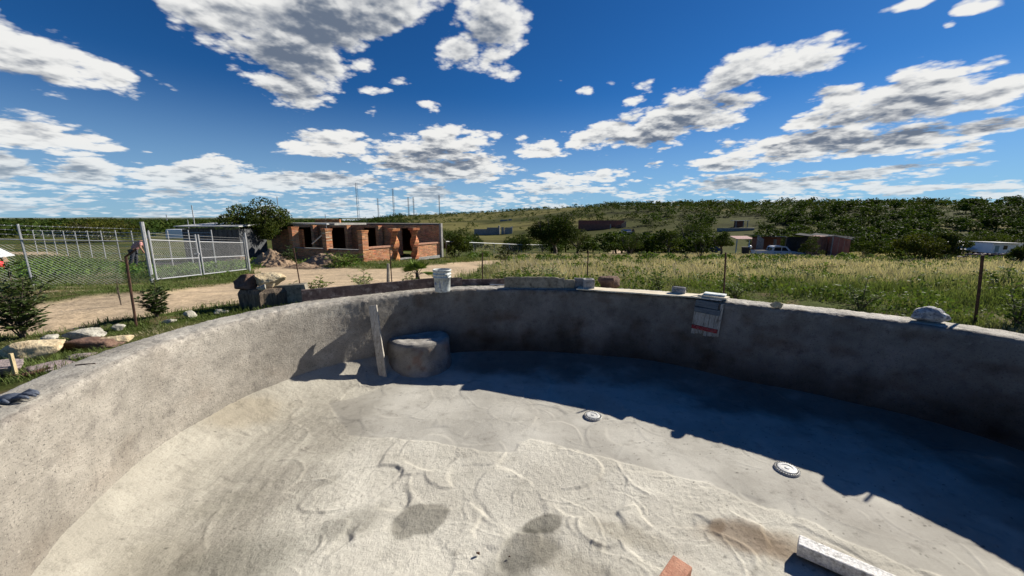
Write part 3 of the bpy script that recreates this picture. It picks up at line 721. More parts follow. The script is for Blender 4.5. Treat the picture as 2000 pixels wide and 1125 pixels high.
# boulder behind the rim
rock(1188, 563, (.52, .32, .42), 21, M_rock_brown, 'dark reddish brown boulder just behind the pool rim beside the hollow cement block', 'boulder', z=ZR - .03, sink=.1, name='boulder', facets=.8)
rock(1215, 566, (.10, .07, .045), 5, M_rock_pale, 'little pale stone on the rim at the foot of the brown boulder', z=ZR, n=3)

# flat pale plank lying on the rim
def flat_on_rim(px0, px1, off, width, th, m_, name, label, cat, z0=ZR + .012, n=16, skew=0.):
    mb = MB(); p0, _, _ = rim_frame(px0, off); p1, _, _ = rim_frame(px1, off + skew); t = (p1 - p0).normalized(); q = Vector((-t.y, t.x, 0))
    for i in range(n + 1):
        c = p0.lerp(p1, i / n)
        for (o_, z) in ((-width/2, 0), (width/2, 0), (width/2, th), (-width/2, th)): mb.v.append(tuple(c + q * o_ + Vector((0, 0, z0 + z - ZR + .002 * math.sin(i)))))
    for i in range(n):
        for j in range(4): mb.f.append((i*4 + j, (i+1)*4 + j, (i+1)*4 + (j+1) % 4, i*4 + (j+1) % 4))
    mb.f += [(0, 1, 2, 3), (n*4+3, n*4+2, n*4+1, n*4)]
    return mb.build(name, m_, bevel=.003, label=label, cat=cat)
flat_on_rim(1128, 1366, .10, .28, .022, M_wood_pale, 'flat_board', 'long pale board lying flat along the rim under the small half-round block', 'board', z0=ZR + .02, skew=.0)
# little half-round block
p, t, n_ = rim_frame(1323, .12)
mb = MB(); mb.prism([(-.062, 0)] + [(-.062, .05)] + [(.075 * math.cos(R(q)) * .82, .048 + .03 * math.sin(R(q))) for q in range(170, 5, -20)] + [(.062, .05), (.062, 0)], .20, frame_rot(t, n_) @ Matrix.Rotation(R(90), 3, 'Z'), (p.x, p.y, ZR + .043))
mb = MB(); mb.box((0, 0, .032), (.205, .11, .064)); mb.prism([(-.10, .064), (-.098, .088), (-.085, .096), (.085, .096), (.098, .088), (.10, .064)], .09)
mb.build('cast_block', M_cem, bevel=.008, label='small dark cast block sitting on the pale flat board', cat='block', loc=(p.x, p.y, ZR + .043)).rotation_euler = (0, 0, math.atan2(t.y, t.x))
# stacked board offcuts beside the wooden patch
p, t, n_ = rim_frame(1386, .12); az_ = math.atan2(t.y, t.x)
M_paint = mat('chipped_white_paint', [(.62, .66, .64), (.74, .77, .75), (.30, .33, .33)], scale=9, bump=.4, bscale=40, scale2=16, dist=.004)
for i, (dx, dy, w_, d_, z, lab, mm, rz) in enumerate([(-.03, 0, .36, .27, .012, 'lowest dark-edged board offcut in the stack on the rim over the wooden patch', M_lath, .05), (.02, -.01, .40, .20, .040, 'pale board offcut in the middle of the stack on the rim', M_wood_pale, -.04), (.03, .03, .30, .17, .068, 'whitish painted board offcut on top of the stack on the rim', M_paint, .03)]):
    o = MB().box((0, 0, .013), (w_, d_, .024), jit=.003, rnd=random.Random(i)).build('board_offcut', mm, bevel=.002, label=lab, cat='board', loc=p + t * dx + n_ * dy + Vector((0, 0, z)))
    o.rotation_euler = (0, 0, az_ + rz)

# wooden patch hung on the inside of the wall: every board its own part
p, t, n_ = rim_frame(1386, 0.)
root = thing('wooden_patch', 'old painted boards with a red stripe fixed to the inside of the pool wall', 'board patch', (p.x, p.y, ZR - .01), az_)
def pboard(name, x0, x1, z0, z1, y, m_, tilt=0.): 
    o = MB().box(((x0 + x1) / 2, y, (z0 + z1) / 2), (x1 - x0, .022, z1 - z0), Matrix.Rotation(tilt, 3, 'Y'), jit=.004, rnd=random.Random(int((x0 + 2) * 999))).build(name, m_, root, bevel=.002); return o
M_pb = mat('old_cream_paint', [(.30, .29, .26), (.40, .38, .34), (.13, .12, .10)], scale=6, bump=.5, bscale=40, stretch=(4, 4, .8), scale2=11, dist=.005)
TL = R(3.0)
root.rotation_euler = (0, R(3.2), az_)
for x0, x1, z0 in ((-.195, -.035, -.52), (-.030, .035, -.49), (.040, .110, -.54), (.115, .155, -.53)): pboard('board', x0, x1, z0, -.20, -.020, M_pb)
pboard('board', .158, .200, -.53, -.01, -.018, M_pb)
pboard('board', -.195, .130, -.105, -.005, -.024, M_slate); pboard('board', -.195, .170, -.200, -.115, -.034, M_slate)
pboard('red_board', -.195, .175, -.475, -.415, -.040, M_red)
for i, x in enumerate((-.19, -.13, -.075, -.015, .045, .10)): pboard('slat', x, x + .052, -.56 + .012 * (i % 3), -.478, -.030, M_pb)

# stones on the right of the rim
rock(1517, 601, (.27, .17, .14), 31, M_rock_tan, 'wedge-shaped tan stone on the rim right of the stacked offcuts', z=ZR, sink=.03, rz=-.5, facets=1.2, rough=.12)
rock(1803, 629, (.40, .28, .23), 33, M_rock_blue, 'lumpy pitted grey and white stone on the rim by the dark fence stake', z=ZR, sink=.03, rz=-.6, facets=.3, rough=.45)

# drains in the floor
def drain(px, py, label):
    p = place(px, py, ZF); p.z = ZF + .002
    root = thing('floor_drain', label, 'drain', p, random.Random(px).random(), 'round drains in the pool floor')
    MB().lathe([(.112, -.03), (.112, .006), (.106, .012), (.096, .013), (.094, .004), (.094, -.03)], 48).build('drain_ring', M_plastic_w, root, smooth=False)
    MB().lathe([(.094, -.006), (.001, -.006)], 32).build('drain_hollow', M_dark, root)
    MB().lathe([(.086, -.004), (.086, .014), (.080, .019), (.055, .022), (.052, .017), (.022, .017), (.020, .023), (.001, .024)], 40).build('drain_cover', M_plastic_w, root)
    mb = MB()
    for k_ in range(30):
        a = k_ / 30 * 2 * math.pi; mb.box((.1035 * math.cos(a), .1035 * math.sin(a), .0125), (.012, .009, .004), Matrix.Rotation(a, 3, 'Z'))
    mb.build('drain_slot', M_dark, root, kind='stuff')
drain(1158, 813, 'round white drain cover on the sunlit floor at the shadow edge nearer the bench'); drain(1537, 917, 'round white drain cover nearest the right-hand wall at the edge of its shadow')

# brick, white block and crumbs in the foreground
p = place(1317, 1112, ZF); 
mb = MB()
o = MB().box((0, 0, .0), (.135, .255, .075), jit=.004, rnd=random.Random(3)).build('clay_brick', M_brickred, bevel=.007, label='single red clay brick on the floor at the near edge of the picture', cat='brick', loc=(p.x - .045, p.y - .10, ZF + .048)); o.rotation_euler = (0, 0, R(-47))
a_ = place(1562, 1090, ZF); b_ = place(1785, 1190, ZF); d_ = (b_ - a_)
o = MB().box((0, 0, 0), (.80, .105, .10), jit=.005, rnd=random.Random(4)).build('white_block', M_cem_white, bevel=.009, label='long whitewashed cement block lying at the right of the foreground', cat='block', loc=a_ + d_.normalized() * .39 + Vector((.02, .04, .07))); o.rotation_euler = (0, 0, math.atan2(d_.y, d_.x))
for i, (px, py, s_, lab) in enumerate([(934, 1083, .045, 'bigger black crumb of mortar standing on the cream floor'), (995, 1088, .024, 'small dark crumb beside the damp patch'), (1012, 1046, .012, 'tiny dark crumb under the rounded damp patch')]):
    rock(px, py, (s_, s_ * .7, s_ * .9), 60 + i, M_rock_brown, lab, 'mortar crumb', z=ZF + .004, sink=.05, n=2, name='mortar_crumb', facets=1)

# glove on the rim at the left: palm, four bent fingers and thumb
p = place(22, 787, ZR); root = thing('work_glove', 'dark rubber work glove lying on the rim at the left edge', 'glove', (p.x, p.y, ZR + .02), R(20))
g = MB(); g.lathe([(.001, .0), (.05, .002), (.062, .012), (.058, .03), (.03, .042), (.001, .044)], 16); g.build('palm', M_glove, root, smooth=True).scale = (1.15, .8, 1)
for k_ in range(4):
    y_ = -.034 + .024 * k_; Lf = (.072, .09, .085, .066)[k_]
    MB().tube([(.04, y_, .02), (.05 + Lf * .4, y_ * 1.15, .032 + .008 * (k_ % 2)), (.05 + Lf * .8, y_ * 1.25, .024), (.05 + Lf, y_ * 1.3, .012)], [.013, .0135, .012, .006], 8).build('finger', M_glove, root, smooth=True)
MB().tube([(-.01, -.04, .02), (.02, -.075, .026), (.05, -.088, .016)], [.014, .013, .007], 8).build('thumb', M_glove, root, smooth=True)
MB().tube([(-.085, -.045, .012), (-.09, 0, .022), (-.085, .045, .014)], [.008, .009, .008], 6).build('cuff', M_aqua, root, smooth=True)
MB().tube([place(147, 713, ZR + .02), place(168, 711, ZR + .02), place(186, 710, ZR + .02)], .005, 5).build('twig', M_rust, label='thin dark twig lying on the rim above the left wall', cat='twig')

# rocks, stake and rope at the left behind the rim
rock(62, 700, (.78, .42, .30), 41, M_rock_tan, 'long flat-topped tan rock at the left edge of the plot', rz=.25, facets=.9, rough=.2)
rock(95, 722, (.52, .36, .16), 42, M_rock_grey, 'low purple-grey slab lying in front of the long tan rock', rz=.6, facets=1.)
rock(2, 735, (.52, .36, .22), 43, M_rock_grey, 'rounded purplish rock behind the short wooden stake', rz=.2)
rock(165, 661, (.42, .3, .24), 44, M_rock_pale, 'pale pointed rock in the grass left of the rusty stake', rz=.5, facets=1.)
rock(190, 676, (.62, .38, .20), 47, M_rock_brown, 'dark mossy rock in front of the pale pointed rock', rz=.3)
rock(222, 672, (.36, .22, .15), 45, M_rock_tan, 'yellowish rock against the outer edge of the rim', rz=.9, facets=1.)
rock(155, 702, (.34, .22, .13), 46, M_rock_grey, 'small grey rock wedged against the rim', rz=.6)
rock(100, 668, (.25, .2, .12), 48, M_rock_pale, 'pale rubble stone under the big leafy sapling', rz=0)
rock(82, 678, (.22, .16, .10), 49, M_rock_pale, 'smallest pale rubble stone beside the big leafy sapling', rz=1)
rock(232, 645, (.22, .14, .12), 50, M_rock_pale, 'small whitish stone left of the rusty bent stake', rz=1.3)
rock(333, 630, (.20, .14, .10), 51, M_rock_pale, 'pale stone at the foot of the small leafy sapling', rz=.3)
rock(372, 620, (.18, .14, .13), 52, M_rock_pale, 'whitish stone in the grass right of the small leafy sapling', rz=1.)
rock(430, 613, (.27, .16, .11), 53, M_rock_pale, 'white-topped stone at the edge of the dark trench by the rim', rz=-.2)
p = on(33, 738); MB().box((0, 0, .10), (.026, .022, .26), taper=.9).build('wooden_stake', mat('peeled_stake_wood', [(.45, .36, .20), (.55, .45, .27), (.3, .22, .12)], scale=8, bump=.4, stretch=(4, 4, .6)), label='short pale wooden stake in front of the left rocks', cat='stake', loc=p)
rp = [on(a, b) + Vector((0, 0, .03)) for a, b in [(-60, 752), (-10, 742), (40, 740), (70, 733), (98, 726)]]
mb = MB(); 
for s_ in (0, math.pi):
    pts = []
    for i in range(60):
        f = i / 59 * (len(rp) - 1); k_ = min(int(f), len(rp) - 2); q = rp[k_].lerp(rp[k_ + 1], f - k_); pts.append(q + Vector((.009 * math.cos(i * 1.1 + s_), .0, .009 * math.sin(i * 1.1 + s_))))
    mb.tube(pts, .011, 6)
mb.build('rope', M_rust, label='dark twisted rope lying along the ground behind the rim at far left', cat='rope')
# boulder on the old stump beside the road
root = thing('tree_stump', 'blackened split stump with a slab of board behind it beside the rim', 'stump', on(515, 612))
sp = root.location.copy()
q = at(512, 5.9, 0)
sv = []
ns = 28
def stump_ring(z, k_, sd):
    return [(.33 * k_ * math.cos(a) * (1 + .18 * math.sin(3 * a + sd) + .06 * math.sin(9 * a)), .22 * k_ * math.sin(a) * (1 + .12 * math.sin(5 * a + sd)), z) for a in [2 * math.pi * j / ns for j in range(ns)]]
mb = MB(); zs = [-.15, -.05, .05, .14, .24, .30]; ks = [1.12, 1.04, 1.0, 1.0, 1.02, .9]
for z, k_ in zip(zs, ks): mb.v += stump_ring(z, k_, 1.)
for i in range(len(zs) - 1):
    for j in range(ns): mb.f.append((i*ns + j, i*ns + (j+1) % ns, (i+1)*ns + (j+1) % ns, (i+1)*ns + j))
mb.f.append(tuple((len(zs)-1)*ns + j for j in range(ns)))
root.location = (q.x, q.y, G(q.x, q.y) + .0)
mb.build('stump_wood', M_stump, root)
MB().box((.42, .08, .17), (.62, .05, .34), Matrix.Rotation(R(-6), 3, 'Y'), jit=.02, rnd=random.Random(9)).build('board', M_form, root)
rk = rock_mesh('boulder', (.72, .42, .34), 55, M_rock_tan, rough=.35, facets=.9)
o = link('boulder', rk, None, (q.x + .12, q.y + .06, G(q.x, q.y) + .28), 'large yellow and black boulder resting on the stump beside the dirt road', 'boulder'); o.rotation_euler = (0, R(-4), .1)
rk = rock_mesh('boulder', (.50, .40, .40), 56, M_rock_brown, rough=.3, facets=.6)
link('boulder', rk, None, (q.x - .17, q.y - .02, G(q.x, q.y) + .26), 'black broken boulder against the left of the yellow boulder on the stump', 'boulder')
rk = rock_mesh('rock', (.20, .12, .17), 58, M_rock_pale, rough=.3, facets=1)
link('rock', rk, None, (q.x + .16, q.y - .17, G(q.x, q.y) + .29), 'small white broken stone between the two boulders on the stump', 'rock')

# --- thin rusty stakes of the plot's wire fence
def stake(px, Y, h, label, lean=(0, 0), r=.012, bend=None):
    p = gat(px, Y); top = Vector((lean[0], lean[1], h)); root_ = None
    mb = MB(); pts = [Vector((0, 0, -.08)), top * .5, top]
    if bend: pts += [top + Vector(b_) for b_ in bend]
    mb.tube(pts, r, 6); 
    return mb.build('fence_stake', M_rust, label=label, cat='fence stake', loc=p, group='rusty stakes round the plot')
stake(266, 4.75, .93, 'rusty stake with a bent top between the two leafy saplings', lean=(.04, 0), r=.014, bend=[(.05, 0, .03), (.14, .02, .10)])
stake(589, 7.0, .86, 'rusty stake rising behind the boulder on the stump', lean=(-.06, 0), r=.011)
stake(766, 7.9, .86, 'rusty stake beside the pale wooden post and the fan palm', r=.012)
stake(943, 7.5, .80, 'rusty stake right of the bucket', r=.013)
stake(1146, 8.0, .86, 'rusty stake rising behind the hollow cement block', r=.013)
stake(1413, 6.2, .85, 'rusty stake beside the stacked offcuts on the rim', lean=(-.05, 0), r=.014)
stake(1905, 4.75, .93, 'dark stake at the right near the pitted grey stone', lean=(-.12, 0), r=.017)
p = gat(758, 8.3); MB().tube([p + Vector((0, 0, -.1)), p + Vector((.02, 0, .28)), p + Vector((.04, 0, .56))], [.04, .036, .03], 7).build('wooden_post', M_wood_grey, label='short grey wooden post beside the fan palm', cat='post')
MB().tube([p + Vector((.04, -.05, .68)), p + Vector((-2.3, -1.0, .62))], .003, 4).build('fence_wire', M_rust, label='single thin wire strung from the wooden post to the left stake', cat='wire')
hp = [on(1386, 565), on(1388, 556), on(1392, 549), on(1386, 545)]
MB().tube([h_ + Vector((0, 0, .02 + .03 * (i == 2))) for i, h_ in enumerate(hp)], .014, 6).build('hose_end', M_plastic_w, label='curl of white hose lying in the short grass behind the stacked offcuts', cat='hose')
# ------------------------------------------------------------------ plants
def leaf_mat(name, cols, rough=.7, transl=.25, spec=.12):
    return mat(name, cols, scale=1.5, rough=rough, bump=0, attr='Col', transl=transl, spec=spec, fine=.15, bscale=20)
M_leaf = leaf_mat('leaf_green', [(.095, .15, .03), (.15, .20, .045), (.055, .09, .022)])
M_leaf_dark = leaf_mat('leaf_dark_glossy', [(.035, .06, .016), (.055, .08, .02), (.02, .035, .012)], rough=.55, spec=.25, transl=.15)
M_leaf_pale = leaf_mat('leaf_pale_grey_green', [(.22, .26, .12), (.32, .35, .19), (.11, .15, .06)], rough=.5)
M_crown = leaf_mat('mesquite_leaf', [(.045, .065, .014), (.075, .092, .02), (.028, .042, .012)], rough=.8, spec=.1, transl=.2)
M_bark = mat('bark', [(.09, .07, .055), (.14, .115, .09), (.05, .04, .03)], scale=6, bump=.8, bscale=30, dist=.02)
M_grass = leaf_mat('grass_blade', [(.9, .9, .9), (1.1, 1.1, 1.05), (.75, .75, .7)], rough=.8, transl=.3, spec=.1)

def leaf_cloud(centres, radii, n, size, seed, aspect=.5, up=.3, tone=.25, shape=None, flat=0.):
    """leaf-shaped quads through clumps; returns V, F(quads), Col"""
    rs = np.random.RandomState(seed)
    c = np.asarray(centres, float); r = np.asarray(radii, float)
    if r.ndim == 1: r = np.repeat(r[:, None], 3, 1)
    wgt = r.prod(1) ** .67; k_ = rs.choice(len(c), n, p=wgt / wgt.sum())
    d = rs.normal(size=(n, 3)); d /= np.linalg.norm(d, axis=1)[:, None]
    rad = rs.uniform(.25, 1., n) ** .45
    p = c[k_] + d * rad[:, None] * r[k_]
    t = rs.normal(size=(n, 3)) + np.array([0, 0, up]); t /= np.linalg.norm(t, axis=1)[:, None]
    b_ = np.cross(t, rs.normal(size=(n, 3))); b_ /= np.linalg.norm(b_, axis=1)[:, None]
    s_ = size * rs.uniform(.6, 1.4, n)[:, None]
    V = np.stack([p - t * s_ * .5, p + b_ * s_ * aspect * .5, p + t * s_ * .5, p - b_ * s_ * aspect * .5], 1).reshape(-1, 3)
    F = np.arange(4 * n).reshape(-1, 4)
    clump = rs.uniform(1 - tone, 1 + tone, len(c))[k_]; ind = rs.uniform(.8, 1.2, n)
    col = (clump * ind)[:, None] * np.array([1, 1, 1]) * (1 + rs.uniform(-.08, .22, n)[:, None] * np.array([1., .2, -.5]))
    return V, F, np.repeat(col, 4, 0)

def tree_parts(seed, w, h, trunk_h, leaves, lsize, shape='round', dense=1.):
    """crown clumps set on limbs; returns crown arrays and a trunk mesh builder"""
    rnd = random.Random(seed); tb = MB(); cs = []; rr = []
    nl = 6 if shape != 'multi' else 8
    base_r = .045 * h if shape != 'multi' else .025 * h
    fork = Vector((rnd.uniform(-.03, .03) * w, 0, trunk_h))
    if shape != 'multi': tb.tube([(0, 0, -.3), (rnd.uniform(-.02, .02) * w, 0, trunk_h * .5), fork], [base_r * 1.3, base_r, base_r * .8], 7)
    for i in range(nl):
        a = 2 * math.pi * i / nl + rnd.uniform(-.4, .4); q = rnd.uniform(.22, .40) * w; zt = rnd.uniform(.5, .92) * (h - trunk_h) + trunk_h
        if i == 0: q *= .2; zt = trunk_h + (h - trunk_h) * .8
        end = Vector((math.cos(a) * q, math.sin(a) * q, zt * .92))
        st = fork if shape != 'multi' else Vector((rnd.uniform(-.05, .05) * w, rnd.uniform(-.05, .05) * w, -.1))
        mid = st.lerp(end, .5) + Vector((math.cos(a) * .06 * w, math.sin(a) * .06 * w, -.04 * h if shape != 'multi' else .02))
        tb.tube([st, mid, end], [base_r * .6, base_r * .4, base_r * .12], 5)
        for j in range(3):
            e2 = end + Vector((rnd.uniform(-.16, .16) * w, rnd.uniform(-.16, .16) * w, rnd.uniform(-.14, .08) * h)); tb.tube([mid.lerp(end, .5), e2], [base_r * .2, base_r * .06], 4)
    nclump = int(16 * dense) + 6
    for i in range(nclump):
        a = rnd.uniform(0, 6.28); q = (rnd.random() ** .55) * .40 * w
        zf = rnd.random(); top = h - (h - trunk_h) * (.28 if shape == 'flat' else .45) * (q / (.42 * w)) ** 2
        bot = trunk_h * (.85 if shape != 'multi' else .3) + (h * .12) * (q / (.42 * w))
        z = bot + (top - bot) * (.2 + .68 * zf)
        r = rnd.uniform(.11, .19) * w
        cs.append((math.cos(a) * q, math.sin(a) * q, z)); rr.append((r, r, r * rnd.uniform(.5, .75)))
    V, F, C = leaf_cloud(cs, rr, leaves, lsize, seed, aspect=.55, up=.4, tone=.3)
    return V, F, C, tb
def make_tree(name, px, Y, wpx, top_py, seed, label, trunk_f=.3, leaves=5000, lsize=.16, shape='round', m_=None, cat='tree', group=None, dense=1., base=None, cmul=(1, 1, 1)):
    p = gat(px, Y); zc = Y * math.cos(PITCH) + (EYE - p.z) * math.sin(PITCH)
    w_ = wpx / 722.2 * zc; d = pix_dir(px, top_py); ztop = EYE + d.z / d.y * Y; h = max(ztop - p.z, .5)
    V, F, C, tb = tree_parts(seed, w_, h, h * trunk_f, leaves, lsize, shape, dense)
    root = thing(name, label, cat, p, 0, group)
    link('crown', np_mesh('crown', V, F, False, {'Col': C * np.array(cmul)}, [m_ or M_crown]), root)
    tb.build('trunk', M_bark, root)
    return root

# --- big trees beyond the road, in front of the hill
make_tree('mesquite_tree', 512, 26.5, 138, 388, 101, 'feathery mesquite tree at the left end of the brick building', .30, 9000, .15, dense=1.6, cmul=(.9, .95, .8))
make_tree('mesquite_tree', 1084, 60, 104, 411, 102, 'large round dark tree with a pale-based trunk in the middle distance', .20, 15000, .24, dense=2.6, cmul=(.62, .72, .5))
make_tree('mesquite_tree', 1128, 70, 62, 436, 103, 'lower olive tree tucked behind the right of the large round tree', .15, 4000, .2, dense=1.3, cmul=(1.1, 1.1, .8))
make_tree('mesquite_tree', 1231, 56, 62, 451, 104, 'small umbrella-shaped tree with bare spreading stems beside the far dirt road', .38, 3600, .13, 'multi', cmul=(.9, 1, .8))
make_tree('mesquite_tree', 1305, 62, 56, 446, 105, 'round green tree left of the cluster by the blue car', .25, 4200, .17, cmul=(1., 1.1, .8))
make_tree('mesquite_tree', 1352, 80, 92, 427, 106, 'broad domed tree rising behind the cluster by the blue car', .2, 6500, .22, 'flat', dense=1.6, cmul=(.75, .85, .6))
make_tree('mesquite_tree', 1366, 39, 34, 459, 107, 'slim tree standing in front of the blue car', .25, 2400, .12, 'multi', cmul=(.8, .9, .7))
make_tree('mesquite_tree', 1408, 48, 46, 451, 108, 'green round-topped tree right of the blue car', .35, 3400, .16, cmul=(1., 1.1, .8))
make_tree('mesquite_tree', 1790, 30, 90, 449, 109, 'wide olive thicket tree left of the dark twin tree on the right', .05, 8000, .13, 'multi', dense=1.8, cmul=(1.1, 1., .7))
make_tree('mesquite_tree', 1842, 31, 66, 446, 110, 'dark bushy twin tree beside the ruined light roof on the right', .08, 6000, .13, 'multi', dense=1.4, cmul=(.8, .85, .8))
make_tree('mesquite_tree', 1700, 40, 60, 466, 111, 'low round bush beyond the rust-red container', .05, 3000, .15, 'multi', cmul=(1., 1.1, .7))
make_tree('mesquite_tree', 1582, 40, 42, 459, 112, 'thin tree in front of the black netting right of the white pickup', .2, 1800, .12, 'multi', cmul=(.8, .9, .6))
make_tree('mesquite_tree', 1930, 52, 90, 452, 113, 'broad green crown behind the pale trailer', .1, 3500, .2, 'flat', cmul=(1., 1.1, .8))
make_tree('mesquite_tree', 2016, 24, 70, 470, 114, 'bushy tree at the right edge beside the pale trailer', .1, 3500, .14, 'multi', cmul=(.8, .9, .8))
make_tree('mesquite_tree', 1620, 55, 90, 444, 115, 'tall dark tree standing behind the rust-red container', .1, 5000, .2, cmul=(.6, .75, .6))
make_tree('mesquite_tree', 1555, 60, 80, 446, 116, 'wide bright green crown behind the dark sheds', .1, 4000, .2, 'flat', cmul=(1.1, 1.15, .8))
make_tree('mesquite_tree', 205, 60, 125, 421, 117, 'broad brownish green tree beyond the chain-link lot', .05, 7000, .24, 'multi', dense=1.7, cmul=(1.1, .95, .7))
make_tree('mesquite_tree', 1010, 62, 70, 456, 118, 'low dark scrub tree behind the white-railed fence', .1, 2500, .2, 'multi', cmul=(.8, .9, .7))
make_tree('mesquite_tree', 890, 36, 70, 455, 119, 'dark bushy tree behind the right end of the brick building', .12, 3500, .18, 'multi', cmul=(.8, .9, .7))
make_tree('bare_shrub', 984, 27, 40, 474, 120, 'half-bare dark shrub among the grass in front of the white-railed fence', .3, 350, .12, 'multi', cat='shrub', cmul=(.6, .6, .5))
make_tree('bare_shrub', 1688, 35, 30, 482, 121, 'nearly leafless forked shrub right of the rust-red container', .4, 200, .1, 'multi', cat='shrub', cmul=(.8, .8, .8))

# --- the hill's trees: the ones that show largest are things, the rest one mass
def quick_tree(seed, n, lsize, flat=.6):
    rs = np.random.RandomState(seed); k_ = 7
    cs = np.c_[rs.uniform(-.32, .32, k_), rs.uniform(-.32, .32, k_), rs.uniform(.26, .74, k_)]
    V, F, C = leaf_cloud(cs, np.c_[rs.uniform(.16, .26, k_), rs.uniform(.16, .26, k_), rs.uniform(.12, .22, k_) * flat / .6], n, lsize, seed, .7, .3, .25)
    st = MB().tube([(0, 0, -.15), (.02, 0, .2), (0, .01, .5)], [.035, .028, .02], 4)
    return V, F, C, st
rs = np.random.RandomState(77)
variants = []
for i in range(6):
    V, F, C, st = quick_tree(300 + i, 520, .085)
    sv = np.array(st.v); sf = np.array([f for f in st.f if len(f) == 4]); 
    V2 = np.vstack([V, sv]); F2 = np.vstack([F, sf + len(V)]); C2 = np.vstack([C, np.full((len(sv), 3), .8)])
    variants.append(np_mesh('hillside_tree', V2, F2, False, {'Col': C2 * np.array([.80, .98, .72]) * (.85 + .1 * (i % 4))}, [M_crown]))
def hill_density(u, y):
    yc = np.interp(u, _U, _YC); yb = np.interp(u, [-.5, 0, .5, 1.4], [150, 105, 88, 74]); t = (y - yb) / (yc - yb)
    wood = sstep(.10, .50, u)                       # thick wood on the right
    d = .20 + .8 * wood
    d = np.maximum(d, sstep(.9, .99, t) * .85)       # trees along the crest
    d = np.maximum(d, .75 * sstep(.25, .02, t) * sstep(-.35, -.15, u))
    d = d * (1 - .8 * np.exp(-((u - .55) / .09) ** 2) * np.exp(-((t - .35) / .12) ** 2))
    return np.clip(d, 0, 1), t
cand = []
N = 25000
u_ = rs.uniform(-.42, 1.55, N); yy = np.sqrt(rs.uniform(60 ** 2, 560 ** 2, N))
dn, t_ = hill_density(u_, yy)
blk = sstep(-.25, .35, fbm(u_ * yy * .02, yy * .02, 4., 3) + .35 * dn)
ok = (rs.uniform(size=N) < dn * (.3 + .7 * blk)) & (t_ > -.25) & (t_ < 1.03)
# keep clear of the buildings and of the open ground before the hill
hx, hy = (u_ * yy)[ok], yy[ok]; ht = t_[ok]; hu = u_[ok]
zz = gz(hx, hy)
size = np.where(rs.uniform(size=len(hx)) < .35, rs.uniform(3.6, 5.6, len(hx)), rs.uniform(1.8, 3.6, len(hx))) * np.interp(hu, [-.3, .1, .3], [.72, .75, 1.])
app = size / hy
KEEP = []      # (u0,u1,y0,y1) kept clear
for a in [(920, 1010, 108, 170), (970, 1005, 170, 230), (1125, 1240, 100, 160), (1195, 1260, 80, 132), (1395, 1480, 60, 150), (1440, 1680, 30, 70), (1850, 2000, 20, 62), (1340, 1440, 30, 60)]:
    KEEP.append(((a[0] - 1000) / 735., (a[1] - 1000) / 735., a[2], a[3]))
m_ok = np.ones(len(hx), bool)
for a in KEEP: m_ok &= ~((hu > a[0]) & (hu < a[1]) & (hy > a[2]) & (hy < a[3]))
hx, hy, zz, size, app = hx[m_ok], hy[m_ok], zz[m_ok], size[m_ok], app[m_ok]
inview = (hx / hy < 1.5)
order = np.argsort(-app * inview)
big = order[:280]; rest = order[280:]
LM = [(885, 'brick building'), (965, 'grey block ruin'), (1085, 'large round tree'), (1180, 'brick ruin'), (1240, 'umbrella-shaped tree'), (1350, 'trees by the blue car'), (1448, 'small red-roofed porch'), (1515, 'white pickup'), (1632, 'rust-red container'), (1715, 'gap right of the container'), (1790, 'wide olive thicket tree'), (1875, 'collapsed pale roof'), (1955, 'pale trailer'), (2080, 'right edge of the field')]
for i in big:
    x_, y_, z_ = hx[i], hy[i], zz[i]; zc_ = y_ * math.cos(PITCH) + (EYE - z_) * math.sin(PITCH); q_ = 1000 + 722.2 * x_ / zc_
    lm = min(LM, key=lambda m: abs(m[0] - q_))[1]; u1 = x_ / y_; yc_ = np.interp(u1, _U, _YC); yb_ = np.interp(u1, [-.5, 0, .5, 1.4], [150, 105, 88, 74]); f_ = (y_ - yb_) / (yc_ - yb_)
    band = 'at the hill foot' if f_ < .12 else 'low on the hillside' if f_ < .35 else 'halfway up the hillside' if f_ < .65 else 'high on the hillside' if f_ < .9 else 'on the crest of the hill'
    sz_ = 'large' if size[i] > 3.6 else 'low'
    o = link('hillside_tree', variants[int(rs.randint(6))], None, (x_, y_, z_ - .1), '%s dark mesquite %s behind the %s' % (sz_, band, lm), 'tree', '%s mesquites %s behind the %s' % (sz_, band, lm))
    s_ = size[i]; o.scale = (s_ * 1.25, s_ * 1.25, s_ * rs.uniform(.8, 1.05)); o.rotation_euler = (0, 0, rs.uniform(0, 6.28))
def merge_trees(xs, ys, zs, ss, seed, n1, name, label, cm=(.78, .96, .70)):
    rs = np.random.RandomState(seed); base = [quick_tree(700 + seed * 10 + i, n1, .13) for i in range(5)]
    Vs, Cs = [], []
    for k_ in range(5):
        sel = np.where(np.arange(len(xs)) % 5 == k_)[0]
        V, F, C, _ = base[k_]
        a = rs.uniform(0, 6.28, len(sel)); ca, sa = np.cos(a)[:, None], np.sin(a)[:, None]; s_ = ss[sel][:, None]
        X = (V[None, :, 0] * ca - V[None, :, 1] * sa) * s_ * 1.25 + xs[sel][:, None]
        Y = (V[None, :, 0] * sa + V[None, :, 1] * ca) * s_ * 1.25 + ys[sel][:, None]
        Z = V[None, :, 2] * s_ * .95 + zs[sel][:, None] - .1 * s_
        Vs.append(np.stack([X, Y, Z], -1).reshape(-1, 3))
        tn = rs.uniform(.7, 1.25, len(sel))[:, None, None]
        Cs.append((C[None] * tn * (1 + rs.uniform(-.1, .25, len(sel))[:, None, None] * np.array([1., .1, -.4]))).reshape(-1, 3))
    V = np.vstack(Vs); C = np.vstack(Cs) * np.array(cm); F = np.arange(len(V)).reshape(-1, 4)
    link(name, np_mesh(name, V, F, False, {'Col': C}, [M_crown]), kind='stuff', label=label)
